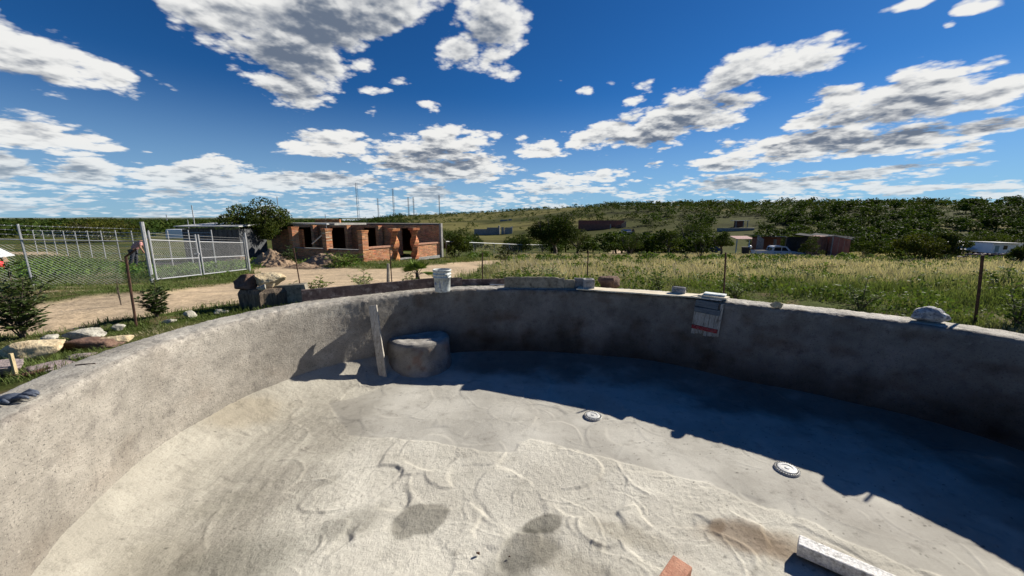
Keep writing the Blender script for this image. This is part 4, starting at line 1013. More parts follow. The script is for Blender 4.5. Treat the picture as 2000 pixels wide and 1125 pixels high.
merge_trees(hx[rest], hy[rest], zz[rest], size[rest], 1, 64, 'hillside_scrub', 'mass of dark scrub covering the hill beyond the field')
# far wooded plain on the left and behind
N = 5200; th_ = rs.uniform(-1.15, -.28, N); dd = np.exp(rs.uniform(math.log(75), math.log(2600), N))
fx, fy = np.sin(th_) * dd, np.cos(th_) * dd
cl = fbm(fx * .012, fy * .012, 2., 3) + .35 * sstep(90, 240, dd)
k_ = (cl > .02) & (fy > 70); fx, fy, dd = fx[k_], fy[k_], dd[k_]
merge_trees(fx, fy, gz(fx, fy), rs.uniform(2.5, 5.5, len(fx)) * np.interp(dd, [100, 2000], [1., 3.5]), 2, 40, 'distant_woodland', 'dark green woodland stretching to the horizon on the left', (.55, .75, .62))
# distant blue hills
V = []; n = 160
for i in range(n):
    a = -1.35 + 1.0 * i / (n - 1); h = 25 + 95 * max(0, float(fbm(a * 5, 2.2, 0., 4)) + .35) * math.exp(-((a + .93) / .22) ** 2)
    for (d_, z) in ((15500, -30), (16200, h), (18500, -30)): V.append((math.sin(a) * d_, math.cos(a) * d_, z))
F = [(i*3 + j, (i+1)*3 + j, (i+1)*3 + j + 1, i*3 + j + 1) for i in range(n - 1) for j in (0, 1)]
link('distant_hills', np_mesh('distant_hills', V, F, True, None, [mat('far_hill', [(.08, .10, .07), (.12, .13, .08)], scale=.002, bump=0, fine=0)]), kind='structure')

# --- grasses
def blades(x, y, h, w, n, seed, colb, colt, spread=.06, lean=.45, z=None, headed=0.):
    """clumps of bent blades: base, middle and tip of every blade"""
    rs = np.random.RandomState(seed); m_ = len(x)
    X = np.repeat(x, n) + rs.normal(size=m_ * n) * np.repeat(spread, n) if np.ndim(spread) else np.repeat(x, n) + rs.normal(size=m_ * n) * spread
    Y = np.repeat(y, n) + rs.normal(size=m_ * n) * (np.repeat(spread, n) if np.ndim(spread) else spread)
    Z = gz(X, Y) - .02
    Hh = np.repeat(h, n) * rs.uniform(.5, 1.15, m_ * n); a = rs.uniform(0, 6.28, m_ * n); W = (np.repeat(w, n) if np.ndim(w) else w) * rs.uniform(.7, 1.3, m_ * n)
    ln = rs.uniform(.1, 1., m_ * n) * lean * Hh + .02; dx, dy = np.cos(a), np.sin(a); sx, sy = -dy * W / 2, dx * W / 2
    P0 = np.stack([X - sx, Y - sy, Z], -1); P1 = np.stack([X + sx, Y + sy, Z], -1)
    mx, my, mz = X + dx * ln * .3, Y + dy * ln * .3, Z + Hh * .55
    P2 = np.stack([mx + sx * .8, my + sy * .8, mz], -1); P3 = np.stack([mx - sx * .8, my - sy * .8, mz], -1)
    tx, ty, tz = X + dx * ln, Y + dy * ln, Z + Hh * (1 - .18 * rs.uniform(size=m_ * n))
    k_ = .35 + headed
    P4 = np.stack([tx + sx * k_, ty + sy * k_, tz], -1); P5 = np.stack([tx - sx * k_, ty - sy * k_, tz], -1)
    V = np.stack([P0, P1, P2, P3, P4, P5], 1).reshape(-1, 3)
    i0 = np.arange(m_ * n) * 6
    F = np.concatenate([np.stack([i0, i0+1, i0+2, i0+3], -1), np.stack([i0+3, i0+2, i0+4, i0+5], -1)])
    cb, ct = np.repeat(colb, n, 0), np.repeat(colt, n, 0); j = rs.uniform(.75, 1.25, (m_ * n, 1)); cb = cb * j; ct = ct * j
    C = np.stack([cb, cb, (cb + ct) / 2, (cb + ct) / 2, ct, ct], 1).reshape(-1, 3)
    return V, F, C
edge_o = [tuple(p) for p in (rim + nrm * RIMW)[::10]]
def scatter(n, y0, y1, u0, u1, seed, pw=2.):
    rs = np.random.RandomState(seed); s_ = rs.uniform(size=n)
    y = (y0 ** (2 - pw) + s_ * (y1 ** (2 - pw) - y0 ** (2 - pw))) ** (1 / (2 - pw)) if pw != 2 else y0 * (y1 / y0) ** s_
    u = rs.uniform(u0, u1, n); x = u * y
    d = poly_dist(x, y, edge_o); rd = road_mask(x, y)
    k_ = (d < -.03) & (rd < .35); return x[k_], y[k_], -d[k_], rs
G1, G2, G3, T1, T2 = map(np.array, ([.062, .090, .026], [.105, .135, .045], [.034, .052, .016], [.40, .335, .235], [.55, .465, .355]))
def mixc(a, b, t): return a * (1 - t[:, None]) + b * t[:, None]
# meadow right of the road
x, y, d, rs = scatter(21000, 4.2, 56, -.16, 1.65, 11)
patch = fbm(x * .35, y * .35, 3., 3); keep = fbm(x * 1.1, y * 1.1, 30., 3) > -.30 - .3 * (y > 16); x, y, d, patch = x[keep], y[keep], d[keep], patch[keep]; u = x / y
hsc = np.interp(y, [24, 34], [1, .55])
far_ = np.clip(sstep(6.5, 12.5, y + 2.2 * patch) , 0, 1)
straw = np.clip(far_ * 1.0 + .55 * fbm(x * .8, y * .8, 6., 3) + .3 * patch, 0, 1) * sstep(-.14, .02, u)
hgt = (.09 + .17 * sstep(1.0, 3.0, d) + .14 * far_) * np.clip(1 + .75 * patch + .5 * fbm(x * 1.4, y * 1.4, 2., 3), .25, 2) * hsc
wd = np.interp(y, [4, 10, 25, 50], [.006, .010, .022, .045])
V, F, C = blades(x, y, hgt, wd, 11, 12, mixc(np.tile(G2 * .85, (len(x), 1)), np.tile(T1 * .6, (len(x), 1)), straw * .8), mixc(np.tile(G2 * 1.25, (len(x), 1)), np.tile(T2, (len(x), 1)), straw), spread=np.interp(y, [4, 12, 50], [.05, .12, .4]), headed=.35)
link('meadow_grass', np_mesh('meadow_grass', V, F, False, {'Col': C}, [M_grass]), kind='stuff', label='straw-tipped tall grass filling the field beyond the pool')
# green weeds of the meadow
x, y, d, rs = scatter(5200, 4.4, 40, -.12, 1.7, 15)
pt = fbm(x * .5, y * .5, 8., 3); k_ = (pt > -.02) & (d > .5); x, y, pt = x[k_], y[k_], pt[k_]
V, F, C = leaf_cloud(np.c_[x, y, gz(x, y) + .12 + .1 * pt], np.c_[.16 + .2 * pt, .16 + .2 * pt, .12 + .22 * pt] * np.interp(y, [4, 40], [1, 2.2])[:, None], 64000, .055, 16, .55, .5, .3)
V = V.reshape(-1, 4, 3); cc = V.mean(1, keepdims=True); V = (cc + (V - cc) * np.interp(cc[..., 1:2], [4, 12, 40], [.8, 1.6, 4.2])).reshape(-1, 3)
link('field_weeds', np_mesh('field_weeds', V, F, False, {'Col': C * np.array([.72, .8, .8])}, [M_leaf]), kind='stuff', label='leafy green weeds growing in clumps through the field')
# short turf at the left, along both sides of the road and in the lot
x, y, d, rs = scatter(17000, 3.0, 34, -1.75, -.1, 21)
pt = fbm(x * .8, y * .8, 3., 3)
V, F, C = blades(x, y, (.05 + .06 * sstep(-.2, .5, pt) + .10 * sstep(12, 14, y)), np.interp(y, [3, 10, 30], [.006, .012, .04]), 8, 22, mixc(np.tile(G1, (len(x), 1)), np.tile(T1 * .6, (len(x), 1)), sstep(0, .6, -pt)), mixc(np.tile(G2 * 1.35, (len(x), 1)), np.tile(T1, (len(x), 1)), sstep(.1, .6, -pt)), spread=np.interp(y, [3, 12, 30], [.05, .12, .35]))
link('short_grass', np_mesh('short_grass', V, F, False, {'Col': C}, [M_grass]), kind='stuff', label='short green grass either side of the dirt road')
x, y, d, rs = scatter(2600, 11.5, 24, -1.6, -.42, 25)
pt = fbm(x * .4, y * .4, 4., 3); fy_ = np.interp(x / y, [-1.4, -.85, -.5], [13.2, 13.2, 17]); k_ = (pt > .0) & (y > fy_); x, y, pt = x[k_], y[k_], pt[k_]
V, F, C = leaf_cloud(np.c_[x, y, gz(x, y) + .12], np.c_[.35 + .3 * pt, .35 + .3 * pt, .14 + .22 * pt], 24000, .10, 26, .6, .5, .3)
link('lot_weeds', np_mesh('lot_weeds', V, F, False, {'Col': C * np.array([.8, 1, .8])}, [M_leaf]), kind='stuff', label='green weeds inside the chain-link lot')

# --- saplings with stems and leaves
def sapling(px, Y, h, w, label, seed, m_=None, nstem=6, leaf=.045, nleaf=26, name='sapling', lean=0., aspect=.42, cat='sapling', group=None, pz=None):
    p = gat(px, Y); rnd = random.Random(seed); root = thing(name, label, cat, p, 0, group); sb = MB(); V = []; C = []
    def leaf_(b_, d, s_):
        d = d.normalized(); side = d.cross(Vector((rnd.uniform(-1, 1), rnd.uniform(-1, 1), 1.2))).normalized(); n_ = side.cross(d)
        mid = b_ + d * s_ * .5 + n_ * s_ * .06; t = rnd.uniform(.75, 1.3)
        V.extend([b_, mid + side * s_ * aspect * .5, b_ + d * s_, mid - side * s_ * aspect * .5]); C.extend([(t * rnd.uniform(.95, 1.1), t, t * .9)] * 4)
    for k_ in range(nstem):
        a = 2 * math.pi * k_ / nstem + rnd.uniform(-.5, .5); q = w * .5 * rnd.uniform(.35, 1.); hh = h * rnd.uniform(.72, 1.) * (1 - .35 * q / (w * .5))
        if k_ == 0: q *= .15; hh = h
        e = Vector((math.cos(a) * q + lean * hh, math.sin(a) * q, hh)); m1 = Vector((e.x * .35, e.y * .35, hh * .5)); pts = [Vector((0, 0, -.03)), m1, e]
        sb.tube(pts, [.008, .006, .0025], 5)
        for j in range(nleaf):
            f = .16 + .84 * (j + rnd.random()) / nleaf; b_ = (pts[0].lerp(pts[1], f * 2) if f < .5 else pts[1].lerp(pts[2], f * 2 - 1))
            aa = j * 2.4 + rnd.uniform(-.5, .5); tw = Vector((math.cos(aa), math.sin(aa), rnd.uniform(.1, .8))).normalized(); L = rnd.uniform(.3, 1.) * w * .24 * (1.15 - f * .6)
            sb.tube([b_, b_ + tw * L], [.0028, .0015], 3, False)
            for l in range(6):
                bb = b_ + tw * L * (.22 + .16 * l); sgn = 1 if l % 2 else -1; dd_ = (tw + tw.cross(Vector((0, 0, 1))).normalized() * sgn * .9 + Vector((0, 0, rnd.uniform(-.4, .3))))
                leaf_(bb, dd_, leaf * rnd.uniform(.7, 1.25))
    sb.build('stem', M_bark, root)
    link('foliage', np_mesh('foliage', [tuple(v) for v in V], np.arange(len(V)).reshape(-1, 4), False, {'Col': np.array(C)}, [m_ or M_leaf]), root, kind='stuff')
    return root
sapling(46, 4.25, .92, 1.0, 'large dark leafy sapling at the left edge above the rocks', 1, M_leaf_dark, 11, .075, 26)
sapling(308, 5.2, .56, .50, 'small dark leafy sapling right of the bent rusty stake', 2, M_leaf_dark, 8, .068, 18)
sapling(236, 6.0, .50, .22, 'wispy feather-leaved seedling between the rusty stake and the road', 3, M_leaf_dark, 2, .016, 12)
sapling(712, 7.3, .46, .66, 'pale-leaved shrub behind the long dark board left of the wooden post', 4, M_leaf_pale, 6, .055, 13)
sapling(800, 8.2, .34, .55, 'bushy green plant between the wooden post and the fan palm', 5, M_leaf, 7, .05, 12)
sapling(846, 8.2, .30, .42, 'low green plant behind the bucket', 6, M_leaf, 6, .05, 11)
sapling(930, 7.5, .42, .46, 'slender green sapling right of the bucket', 7, M_leaf, 4, .05, 14)
sapling(620, 6.75, .36, .55, 'weedy green plant behind the end of the long dark board', 8, M_leaf, 7, .05, 11, lean=.2)
sapling(575, 6.2, .34, .55, 'yellow-green weeds growing at the foot of the stump', 9, M_leaf, 8, .045, 14)
sapling(1286, 7.0, .56, .58, 'green sapling with pale leaves behind the small half-round block', 10, M_leaf, 6, .058, 13, lean=.05)
sapling(1436, 6.35, .50, .52, 'small sapling with shining leaves behind the stacked offcuts', 11, M_leaf, 6, .052, 13)
sapling(1680, 5.6, .54, .58, 'leafy sapling behind the rim left of the pitted grey stone', 12, M_leaf, 7, .052, 14)
sapling(1985, 4.55, .60, .60, 'leafy sapling at the right edge of the picture', 13, M_leaf, 7, .055, 14)
for i, (px, Y, h, w_, lab) in enumerate([(985, 9.3, .50, .9, 'tangled green bush right of the dirt road by the blackish board'), (1030, 9.0, .55, .9, 'tangled green bush directly behind the form panel'), (1078, 9.0, .62, .8, 'taller white-flecked bush behind the form panel'), (1560, 9.0, .55, .8, 'grey-green bush in the field left of the tan stone'), (1820, 8.5, .50, .9, 'low leafy bush in the field behind the pitted grey stone'), (1960, 7.0, .60, .9, 'rank green bush near the right edge of the field'), (1500, 12., .8, 1.2, 'spindly broom-like bush in the straw grass'), (1800, 13., .75, 1.2, 'feathery broom-like bush in the right of the straw grass')]):
    sapling(px, Y, h, w_, lab, 30 + i, M_leaf if i != 2 else M_leaf_pale, 9, .07, 12, name='field_bush', cat='bush')
# fan palm
p = gat(816, 8.9); root = thing('fan_palm', 'young fan palm beside the road left of the bucket', 'palm', p); rnd = random.Random(5)
MB().tube([(0, 0, -.05), (.01, 0, .2), (0, 0, .34)], [.06, .055, .04], 8).build('trunk', M_bark, root)
for k_ in range(11):
    a = k_ * 2.4; el_ = R(rnd.uniform(5, 75)); d = Vector((math.cos(a) * math.cos(el_), math.sin(a) * math.cos(el_), math.sin(el_))); c = Vector((0, 0, .32)) + d * .16
    side = d.cross(Vector((0, 0, 1))).normalized(); V = []; 
    for j in range(13):
        q = R(-66 + 11 * j); e = (d * math.cos(q) + side * math.sin(q)); e.z -= .10; t1 = e.cross(d.cross(side)).normalized(); L = .36 * (1 - .15 * abs(q))
        V += [c, c + e * L * .5 + t1 * .016, c + e * L + Vector((0, 0, -.03)), c + e * L * .5 - t1 * .016]
    link('frond', np_mesh('frond', [tuple(v) for v in V], np.arange(len(V)).reshape(-1, 4), False, {'Col': np.full((len(V), 3), rnd.uniform(.8, 1.2))}, [M_leaf]), root)
    MB().tube([(0, 0, .30), tuple(c)], .008, 4).build('stalk', M_bark, root)
# ------------------------------------------------------------------ fences
M_mesh = mat('chain_link_wire', [(.30, .31, .31), (.38, .39, .39)], scale=3, rough=.6, bump=0, metal=.1, spec=.3, fine=0)
def post(p, h, r, name, parent, lean=0.): return MB().tube([p + Vector((0, 0, -.1)), p + Vector((lean, 0, h))], r, 7).build(name, M_galv, parent)
def link_mesh(p0, p1, z0, z1, pitch, wr, parent):
    """diamond wire netting between two ground points, heights z0..z1 over the ground line"""
    d = p1 - p0; L = math.hypot(d.x, d.y); t = Vector((d.x / L, d.y / L, 0)); nrm_ = Vector((-t.y, t.x, 0)); H_ = z1 - z0; mb = MB(); n = int(L / pitch)
    def P(s, z, o_): s = min(max(s, 0), L); return Vector((p0.x + t.x * s, p0.y + t.y * s, p0.z + d.z * s / L + z0 + z)) + nrm_ * o_
    for sgn in (1, -1):
        for i in range(-int(H_ / pitch) - 1, n + int(H_ / pitch) + 2):
            s0 = i * pitch; s1 = s0 + sgn * H_
            za, zb = 0., H_
            if s0 < 0: za = (0 - s0) * sgn if sgn > 0 else None
            if s0 > L: za = (s0 - L) if sgn < 0 else None
            if za is None or za > H_: continue
            if s1 < 0: zb = s0 if sgn < 0 else None
            if s1 > L: zb = (L - s0) if sgn > 0 else None
            if zb is None or zb <= za: continue
            a_ = P(s0 + sgn * za, za, .003 * sgn); b_ = P(s0 + sgn * zb, zb, .003 * sgn)
            mb.tube([a_, b_], wr, 3, False)
    return mb.build('netting', M_mesh, parent, kind='stuff')
g0 = on(298, 553); gm = on(394, 543.5); g1 = on(484, 533.5)
base_l = on(65, 559)
dvec = (base_l - g0); fl_pts = [g0, base_l, g0 + dvec * 2.0, g0 + dvec * 3.0]
for q in fl_pts[2:]: q.z = G(q.x, q.y)
_d = pix_dir(286, 438); KF = (EYE + _d.z / _d.y * g0.y - g0.z) / 2.1
root = thing('chain_link_fence', 'near chain-link fence with barbed strands left of the gate', 'fence', g0.copy())
root.scale.z = KF
def loc(q): return q - root.location
for i, q in enumerate(fl_pts[1:]): post(loc(q), 1.98, .024, 'post', root, -.02)
for i in range(3):
    a_, b_ = loc(fl_pts[i]), loc(fl_pts[i + 1])
    MB().tube([a_ + Vector((0, 0, 1.50)), b_ + Vector((0, 0, 1.50))], .020, 7).build('top_rail', M_galv, root)
    link_mesh(a_, b_, .02, 1.50, .088, .0034, root)
    for z in (1.66, 1.80, 1.93):
        mb = MB(); mb.tube([a_ + Vector((0, 0, z)), b_ + Vector((0, 0, z))], .005, 3, False)
        for k_ in range(1, 20):
            c = a_.lerp(b_, k_ / 20.) + Vector((0, 0, z)); mb.tube([c + Vector((0, -.01, -.02)), c + Vector((0, .01, .02))], .003, 3, False)
        mb.build('barbed_wire', M_galv, root)
# gate of two leaves with their posts
root = thing('chain_link_gate', 'galvanised double gate of chain-link netting standing beside the dirt road', 'gate', g0.copy()); root.scale.z = KF * 1.04
post(loc(g0), 2.1, .05, 'gate_post', root); post(loc(g1) + Vector((.10, 0, 0)), 2.0, .042, 'gate_post', root)
for (a_, b_) in ((g0.lerp(gm, .08), gm), (gm.lerp(g1, .05), g1)):
    A_, B_ = loc(a_), loc(b_)
    fo = MB().tube([A_ + Vector((0, 0, .10)), A_ + Vector((0, 0, 1.80))], .027, 7).build('gate_leaf', M_galv, root)
    MB().tube([B_ + Vector((0, 0, .08)), B_ + Vector((0, 0, 1.80))], .027, 7).build('stile', M_galv, fo)
    for z in (.12, .82, 1.50): MB().tube([A_ + Vector((0, 0, z)), B_ + Vector((0, 0, z))], .022, 7).build('rail', M_galv, fo)
    link_mesh(A_, B_, .12, 1.50, .09, .0032, fo)
    for z in (1.62, 1.73): MB().tube([A_ + Vector((0, 0, z)), B_ + Vector((0, 0, z))], .005, 3, False).build('barbed_wire', M_galv, fo)
MB().box(loc(gm) + Vector((0, -.04, 1.0)), (.16, .05, .06)).build('latch', M_galv, root)
gate_root = root
# far fence of the lot
f0, f1 = on(423, 524), on(74, 496)
root = thing('perimeter_fence', 'far row of thin fence posts with strands behind the lot', 'fence', f0.copy())
nf = 13
for i in range(nf):
    q = f0.lerp(f1, i / (nf - 1.)); q.z = G(q.x, q.y); post(loc(q), 2.0, .03, 'post', root)
for z in (.5, 1.0, 1.5, 1.7, 1.85): MB().tube([loc(f0) + Vector((0, 0, z)), loc(f0.lerp(f1, .5)) + Vector((0, 0, z + G(*f0.lerp(f1, .5)[:2]) - f0.lerp(f1, .5).z)), loc(f1) + Vector((0, 0, z))], .011, 3, False).build('strand', M_galv, root)
ff1 = on(484, 512)
# white-railed fence right of the building
r0, r1 = on(872, 503), on(1078, 491)
root = thing('railed_fence', 'chain-link fence with a pale top rail running right from the brick building', 'fence', r0.copy())
for i in range(9):
    q = r0.lerp(r1, i / 8.); q.z = G(q.x, q.y)
    mb = MB(); c = loc(q); mb.tube([c + Vector((0, 0, -.1)), c + Vector((0, 0, 1.5)), c + Vector((-.22, -.1, 1.78))], .028, 5); mb.build('post', M_galv, root)
for (s0, s1) in ((0, .5), (.5, 1)):
    a_, b_ = r0.lerp(r1, s0), r0.lerp(r1, s1); a_.z, b_.z = G(a_.x, a_.y), G(b_.x, b_.y)
    MB().tube([loc(a_) + Vector((0, 0, 1.5)), loc(b_) + Vector((0, 0, 1.5))], .038, 6).build('top_rail', mat('pale_rail%d' % int(s0 * 2), [(.6, .62, .62), (.7, .7, .7)], scale=3, bump=0), root)
    link_mesh(loc(a_), loc(b_), .05, 1.5, .22, .002, root)
q = r1; root = thing('rail_gate', 'small pale green pipe gate beside the trunk of the large round tree', 'gate', q.copy())
M_pgreen = mat('pale_green_paint', [(.45, .58, .52), (.55, .66, .6)], scale=5, bump=0)
for dx in (-.95, 0, .95): MB().tube([(dx, 0, -.1), (dx, 0, 1.55)], .035, 6).build('post', M_pgreen, root)
for z in (.25, .85, 1.5): MB().tube([(-.95, 0, z), (.95, 0, z)], .03, 6).build('rail', M_pgreen, root)

# ------------------------------------------------------------------ the unfinished brick building
M_brick = mat('fired_brick', [(.46, .165, .07), (.56, .26, .12), (.24, .085, .045)], scale=2.5, bump=.3, bscale=20, attr='Col', scale2=5, dist=.01)
M_mortar = mat('mortar', [(.50, .41, .28), (.58, .48, .34), (.34, .27, .19)], scale=4, bump=.4, bscale=30)
M_conc = mat('grey_concrete', [(.27, .26, .24), (.36, .35, .32), (.16, .155, .15)], scale=3, bump=.4, bscale=25)
def bricks_np(items, name, parent, seed=0, kind='stuff'):
    """items: (centre, (l,d,h), angle) -> one part of separate little boxes"""
    rs = np.random.RandomState(seed); n = len(items)
    C = np.array([i[0] for i in items]); D = np.array([i[1] for i in items]) / 2; A = np.array([i[2] for i in items])
    sg = np.array([(-1,-1,-1),(1,-1,-1),(1,1,-1),(-1,1,-1),(-1,-1,1),(1,-1,1),(1,1,1),(-1,1,1)], float)
    P = sg[None] * D[:, None]; P = P + rs.uniform(-.004, .004, P.shape)
    ca, sa = np.cos(A)[:, None], np.sin(A)[:, None]
    X = P[..., 0] * ca - P[..., 1] * sa + C[:, 0:1]; Y = P[..., 0] * sa + P[..., 1] * ca + C[:, 1:2]; Z = P[..., 2] + C[:, 2:3]
    V = np.stack([X, Y, Z], -1).reshape(-1, 3); f = np.array([(3,2,1,0),(4,5,6,7),(0,1,5,4),(1,2,6,5),(2,3,7,6),(3,0,4,7)])
    F = (f[None] + (np.arange(n) * 8)[:, None, None]).reshape(-1, 4)
    col = np.repeat(rs.uniform(.65, 1.35, (n, 1)) * (1 + rs.uniform(-.1, .1, (n, 3))), 8, 0)
    return link(name, np_mesh(name, V, F, False, {'Col': col}, [M_brick]), parent, kind=kind)
BL, BH, JT = .26, .070, .016
def wall_items(a, b, z0, z1, th=.14, soldier=False):
    d = b - a; L = math.hypot(d.x, d.y); an = math.atan2(d.y, d.x); t = Vector((d.x / L, d.y / L, 0)); it = []
    nz = int((z1 - z0) / (BH + JT)); hstep = (z1 - z0) / nz
    for r in range(nz):
        s = -(BL + JT) / 2 * (r % 2)
        while s < L:
            s0, s1 = max(s, 0), min(s + BL, L)
            if s1 - s0 > .04: c = a + t * ((s0 + s1) / 2); it.append(((c.x, c.y, z0 + (r + .5) * hstep), (s1 - s0, th, BH), an))
            s += BL + JT
    return it
def core(a, b, z0, z1, th, mb):
    d = b - a; L = math.hypot(d.x, d.y); c = (a + b) / 2
    mb.box((c.x, c.y, (z0 + z1) / 2), (L - .012, th - .012, z1 - z0 - .01), Matrix.Rotation(math.atan2(d.y, d.x), 3, 'Z'))
def col_items(c, z0, z1, w_, an, cap=True):
    it = []; nz = int((z1 - z0) / (BH + JT)); hs = (z1 - z0) / nz
    for r in range(nz):
        ww = w_ + (.05 if cap and r >= nz - 2 else 0.) + (.04 if cap and r == nz - 1 else 0)
        for s in (-1, 1):
            o_ = Vector((s * ww * .25, 0, 0)) if r % 2 else Vector((0, s * ww * .25, 0)); o_.rotate(Matrix.Rotation(an, 3, 'Z'))
            it.append(((c.x + o_.x, c.y + o_.y, z0 + (r + .5) * hs), ((ww / 2 - JT / 2, ww, BH) if r % 2 else (ww, ww / 2 - JT / 2, BH)), an))
    return it
GB = -1.47
Apt, Gpt = Vector((-9.6, 24, 0)), Vector((-5.8, 30.1, 0))
Bpt, Cpt, Dpt = Vector((-12.4, 25, 0)), Vector((-15.2, 26, 0)), Vector((-18.3, 27.1, 0))
AG = (Gpt - Apt).normalized(); anG = math.atan2(AG.y, AG.x)
AC = (Cpt - Apt).normalized(); anC = math.atan2(AC.y, AC.x)
Ept, Fpt = Apt + AG * 2.53, Apt + AG * 4.4
Hpt = Gpt + AC * 13.0
root = thing('brick_building', 'long low building of bare red brick with square and twisted porch columns across the road', 'building', (0, 0, 0))
mc = MB()
it = []
for (a_, b_) in ((Apt + AG * .2, Ept - AG * .2), (Fpt + AG * .2, Gpt - AG * .1)): it += wall_items(a_, b_, GB - .1, GB + .92); core(a_, b_, GB - .1, GB + .92, .14, mc)
bricks_np(it, 'low_wall', root, 1)
it = []
for (a_, b_) in ((Apt + AC * .25, Bpt - AC * .25), (Bpt + AC * .25, Cpt - AC * .2), (Cpt + AC * .25, Dpt - AC * .2)):
    if a_.x < -15.3: continue
    it += wall_items(a_, b_, GB - .2, GB + .84); core(a_, b_, GB - .2, GB + .84, .14, mc)
bricks_np(it, 'shaded_low_wall', root, 2)
for i, (c, an, top) in enumerate(((Apt, anG, 2.14), (Bpt, anG, 2.22), (Cpt, anG, 2.32), (Dpt, anG, 1.75))):
    o = bricks_np(col_items(c, GB - .15, GB + top, .44, an, i != 3), 'column', root, 5 + i); mc.box((c.x, c.y, GB + top / 2 - .08), (.428, .428, top + .06), Matrix.Rotation(an, 3, 'Z'))
# twisted columns
for k_, c in enumerate((Ept, Fpt)):
    it = []; nz = 28; top = 2.2
    for r in range(nz):
        z = GB - .1 + (r + .5) * (top + .1) / nz; an = anG + r * .115 * (1 if k_ else 1) ; f = r / nz
        ww = .34 + .13 * abs(math.sin(f * math.pi * 2.5 + .6)) + (.14 if r >= nz - 2 else 0)
        for s in (-1, 1):
            o_ = Vector((s * ww * .25, 0, 0)); o_.rotate(Matrix.Rotation(an + (r % 2) * math.pi / 2, 3, 'Z')); it.append(((c.x + o_.x, c.y + o_.y, z), (ww / 2 - .008, ww, BH), an + (r % 2) * math.pi / 2))
    bricks_np(it, 'twisted_column', root, 20 + k_); mc.box((c.x, c.y, GB + top / 2), (.26, .26, top), None)
# sills
def sill(a, b, z, w_, h, m_, nm='sill'):
    d = b - a; c = (a + b) / 2; o = MB().box((c.x, c.y, z), (math.hypot(d.x, d.y), w_, h), Matrix.Rotation(math.atan2(d.y, d.x), 3, 'Z')).build(nm, m_, root, bevel=.008); return o
M_sill = mat('brick_sill', [(.44, .22, .14), (.52, .30, .20), (.3, .16, .11)], scale=6, bump=.4, bscale=25)
sill(Apt + AG * .24, Ept - AG * .05, GB + .985, .26, .12, M_sill); sill(Fpt + AG * .05, Gpt - AG * .08, GB + .985, .26, .12, M_sill)
sill(Apt + AC * .25, Bpt - AC * .2, GB + .865, .24, .05, M_conc); sill(Bpt + AC * .25, Cpt - AC * .2, GB + .865, .24, .05, M_conc)
# the roofed rooms behind: a wall with dark openings from the right-hand pier leftwards, slab over it
perp = Vector((-AC.y, AC.x, 0)); perp = perp if perp.y > 0 else -perp
def t_of(px):
    u = (px - 1000) / 722.2; lo, hi = 0., 16.
    for _ in range(40):
        t = (lo + hi) / 2; q = Gpt + AC * t; zc = q.y * math.cos(PITCH) + 2. * math.sin(PITCH)
        if q.x / zc > u: lo = t
        else: hi = t
    return lo
segs = [(862, 806, 1), (806, 786, 0), (786, 746, 1), (746, 712, 0), (712, 686, 1), (686, 646, 0), (646, 622, 1), (622, 583, 0), (583, 566, 1)]
it = []
for (pa, pb, solid) in segs:
    ta, tb = (0 if pa == 862 else t_of(pa)), t_of(pb); a_, b_ = Gpt + AC * ta, Gpt + AC * tb
    z0 = GB - .2 if solid else GB + 2.08
    it += wall_items(a_, b_, z0, GB + 2.36, .14); core(a_, b_, z0, GB + 2.36, .14, mc)
bricks_np(it, 'room_wall', root, 3)
tH = t_of(566); Hpt = Gpt + AC * tH
for i, px in enumerate((748, 688, 623)):
    c = Gpt + AC * t_of(px) - perp * .42; c.z = 0
    bricks_np(col_items(c, GB - .1, GB + 2.3, .40, anG, False), 'inner_column', root, 30 + i); mc.box((c.x, c.y, GB + 1.1), (.385, .385, 2.35), Matrix.Rotation(anG, 3, 'Z'))
BK = Vector((-.235, .972, 0)); BKL = Vector((-.55, .835, 0))
def zprism(poly, z0, z1, name, m_):
    n = len(poly); mb = MB(); mb.v = [(p_[0], p_[1], z) for z in (z0, z1) for p_ in poly]; mb.f = [tuple(range(n))[::-1], tuple(range(n, 2 * n))] + [(i, (i+1) % n, n + (i+1) % n, n + i) for i in range(n)]; return mb.build(name, m_, root, bevel=.01)
zprism([Gpt, Gpt + BK * 5, Hpt + BKL * 5, Hpt][::1], GB + 2.365, GB + 2.46, 'roof_slab', mat('dark_roof_edge', [(.11, .10, .09), (.16, .145, .13), (.06, .055, .05)], scale=3, bump=.3))
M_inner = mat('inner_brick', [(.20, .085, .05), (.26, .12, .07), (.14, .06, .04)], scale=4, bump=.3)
def iwall(a_, b_, nm):
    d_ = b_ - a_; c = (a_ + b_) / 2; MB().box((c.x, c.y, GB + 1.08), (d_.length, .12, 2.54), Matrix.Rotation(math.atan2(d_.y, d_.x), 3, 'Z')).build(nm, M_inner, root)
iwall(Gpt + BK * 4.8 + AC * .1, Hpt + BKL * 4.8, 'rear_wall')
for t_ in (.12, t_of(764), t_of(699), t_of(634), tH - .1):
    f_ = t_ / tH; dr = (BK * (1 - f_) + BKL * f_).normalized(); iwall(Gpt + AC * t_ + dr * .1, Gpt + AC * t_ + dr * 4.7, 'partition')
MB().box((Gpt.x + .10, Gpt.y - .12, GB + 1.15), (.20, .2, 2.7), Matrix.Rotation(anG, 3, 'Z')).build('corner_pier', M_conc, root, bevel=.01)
MB().box(((Fpt + AG * 1.4).x, (Fpt + AG * 1.4).y, GB - .12), (2.8, .34, .22), Matrix.Rotation(anG, 3, 'Z')).build('footing', M_conc, root, bevel=.01)
c0 = Cpt + perp * 1.2 + AC * .5
it = wall_items(c0, c0 + AC * 3.2, GB - .1, GB + 2.1, .14); core(c0, c0 + AC * 3.2, GB - .1, GB + 2.1, .14, mc); bricks_np(it, 'left_room_wall', root, 50)
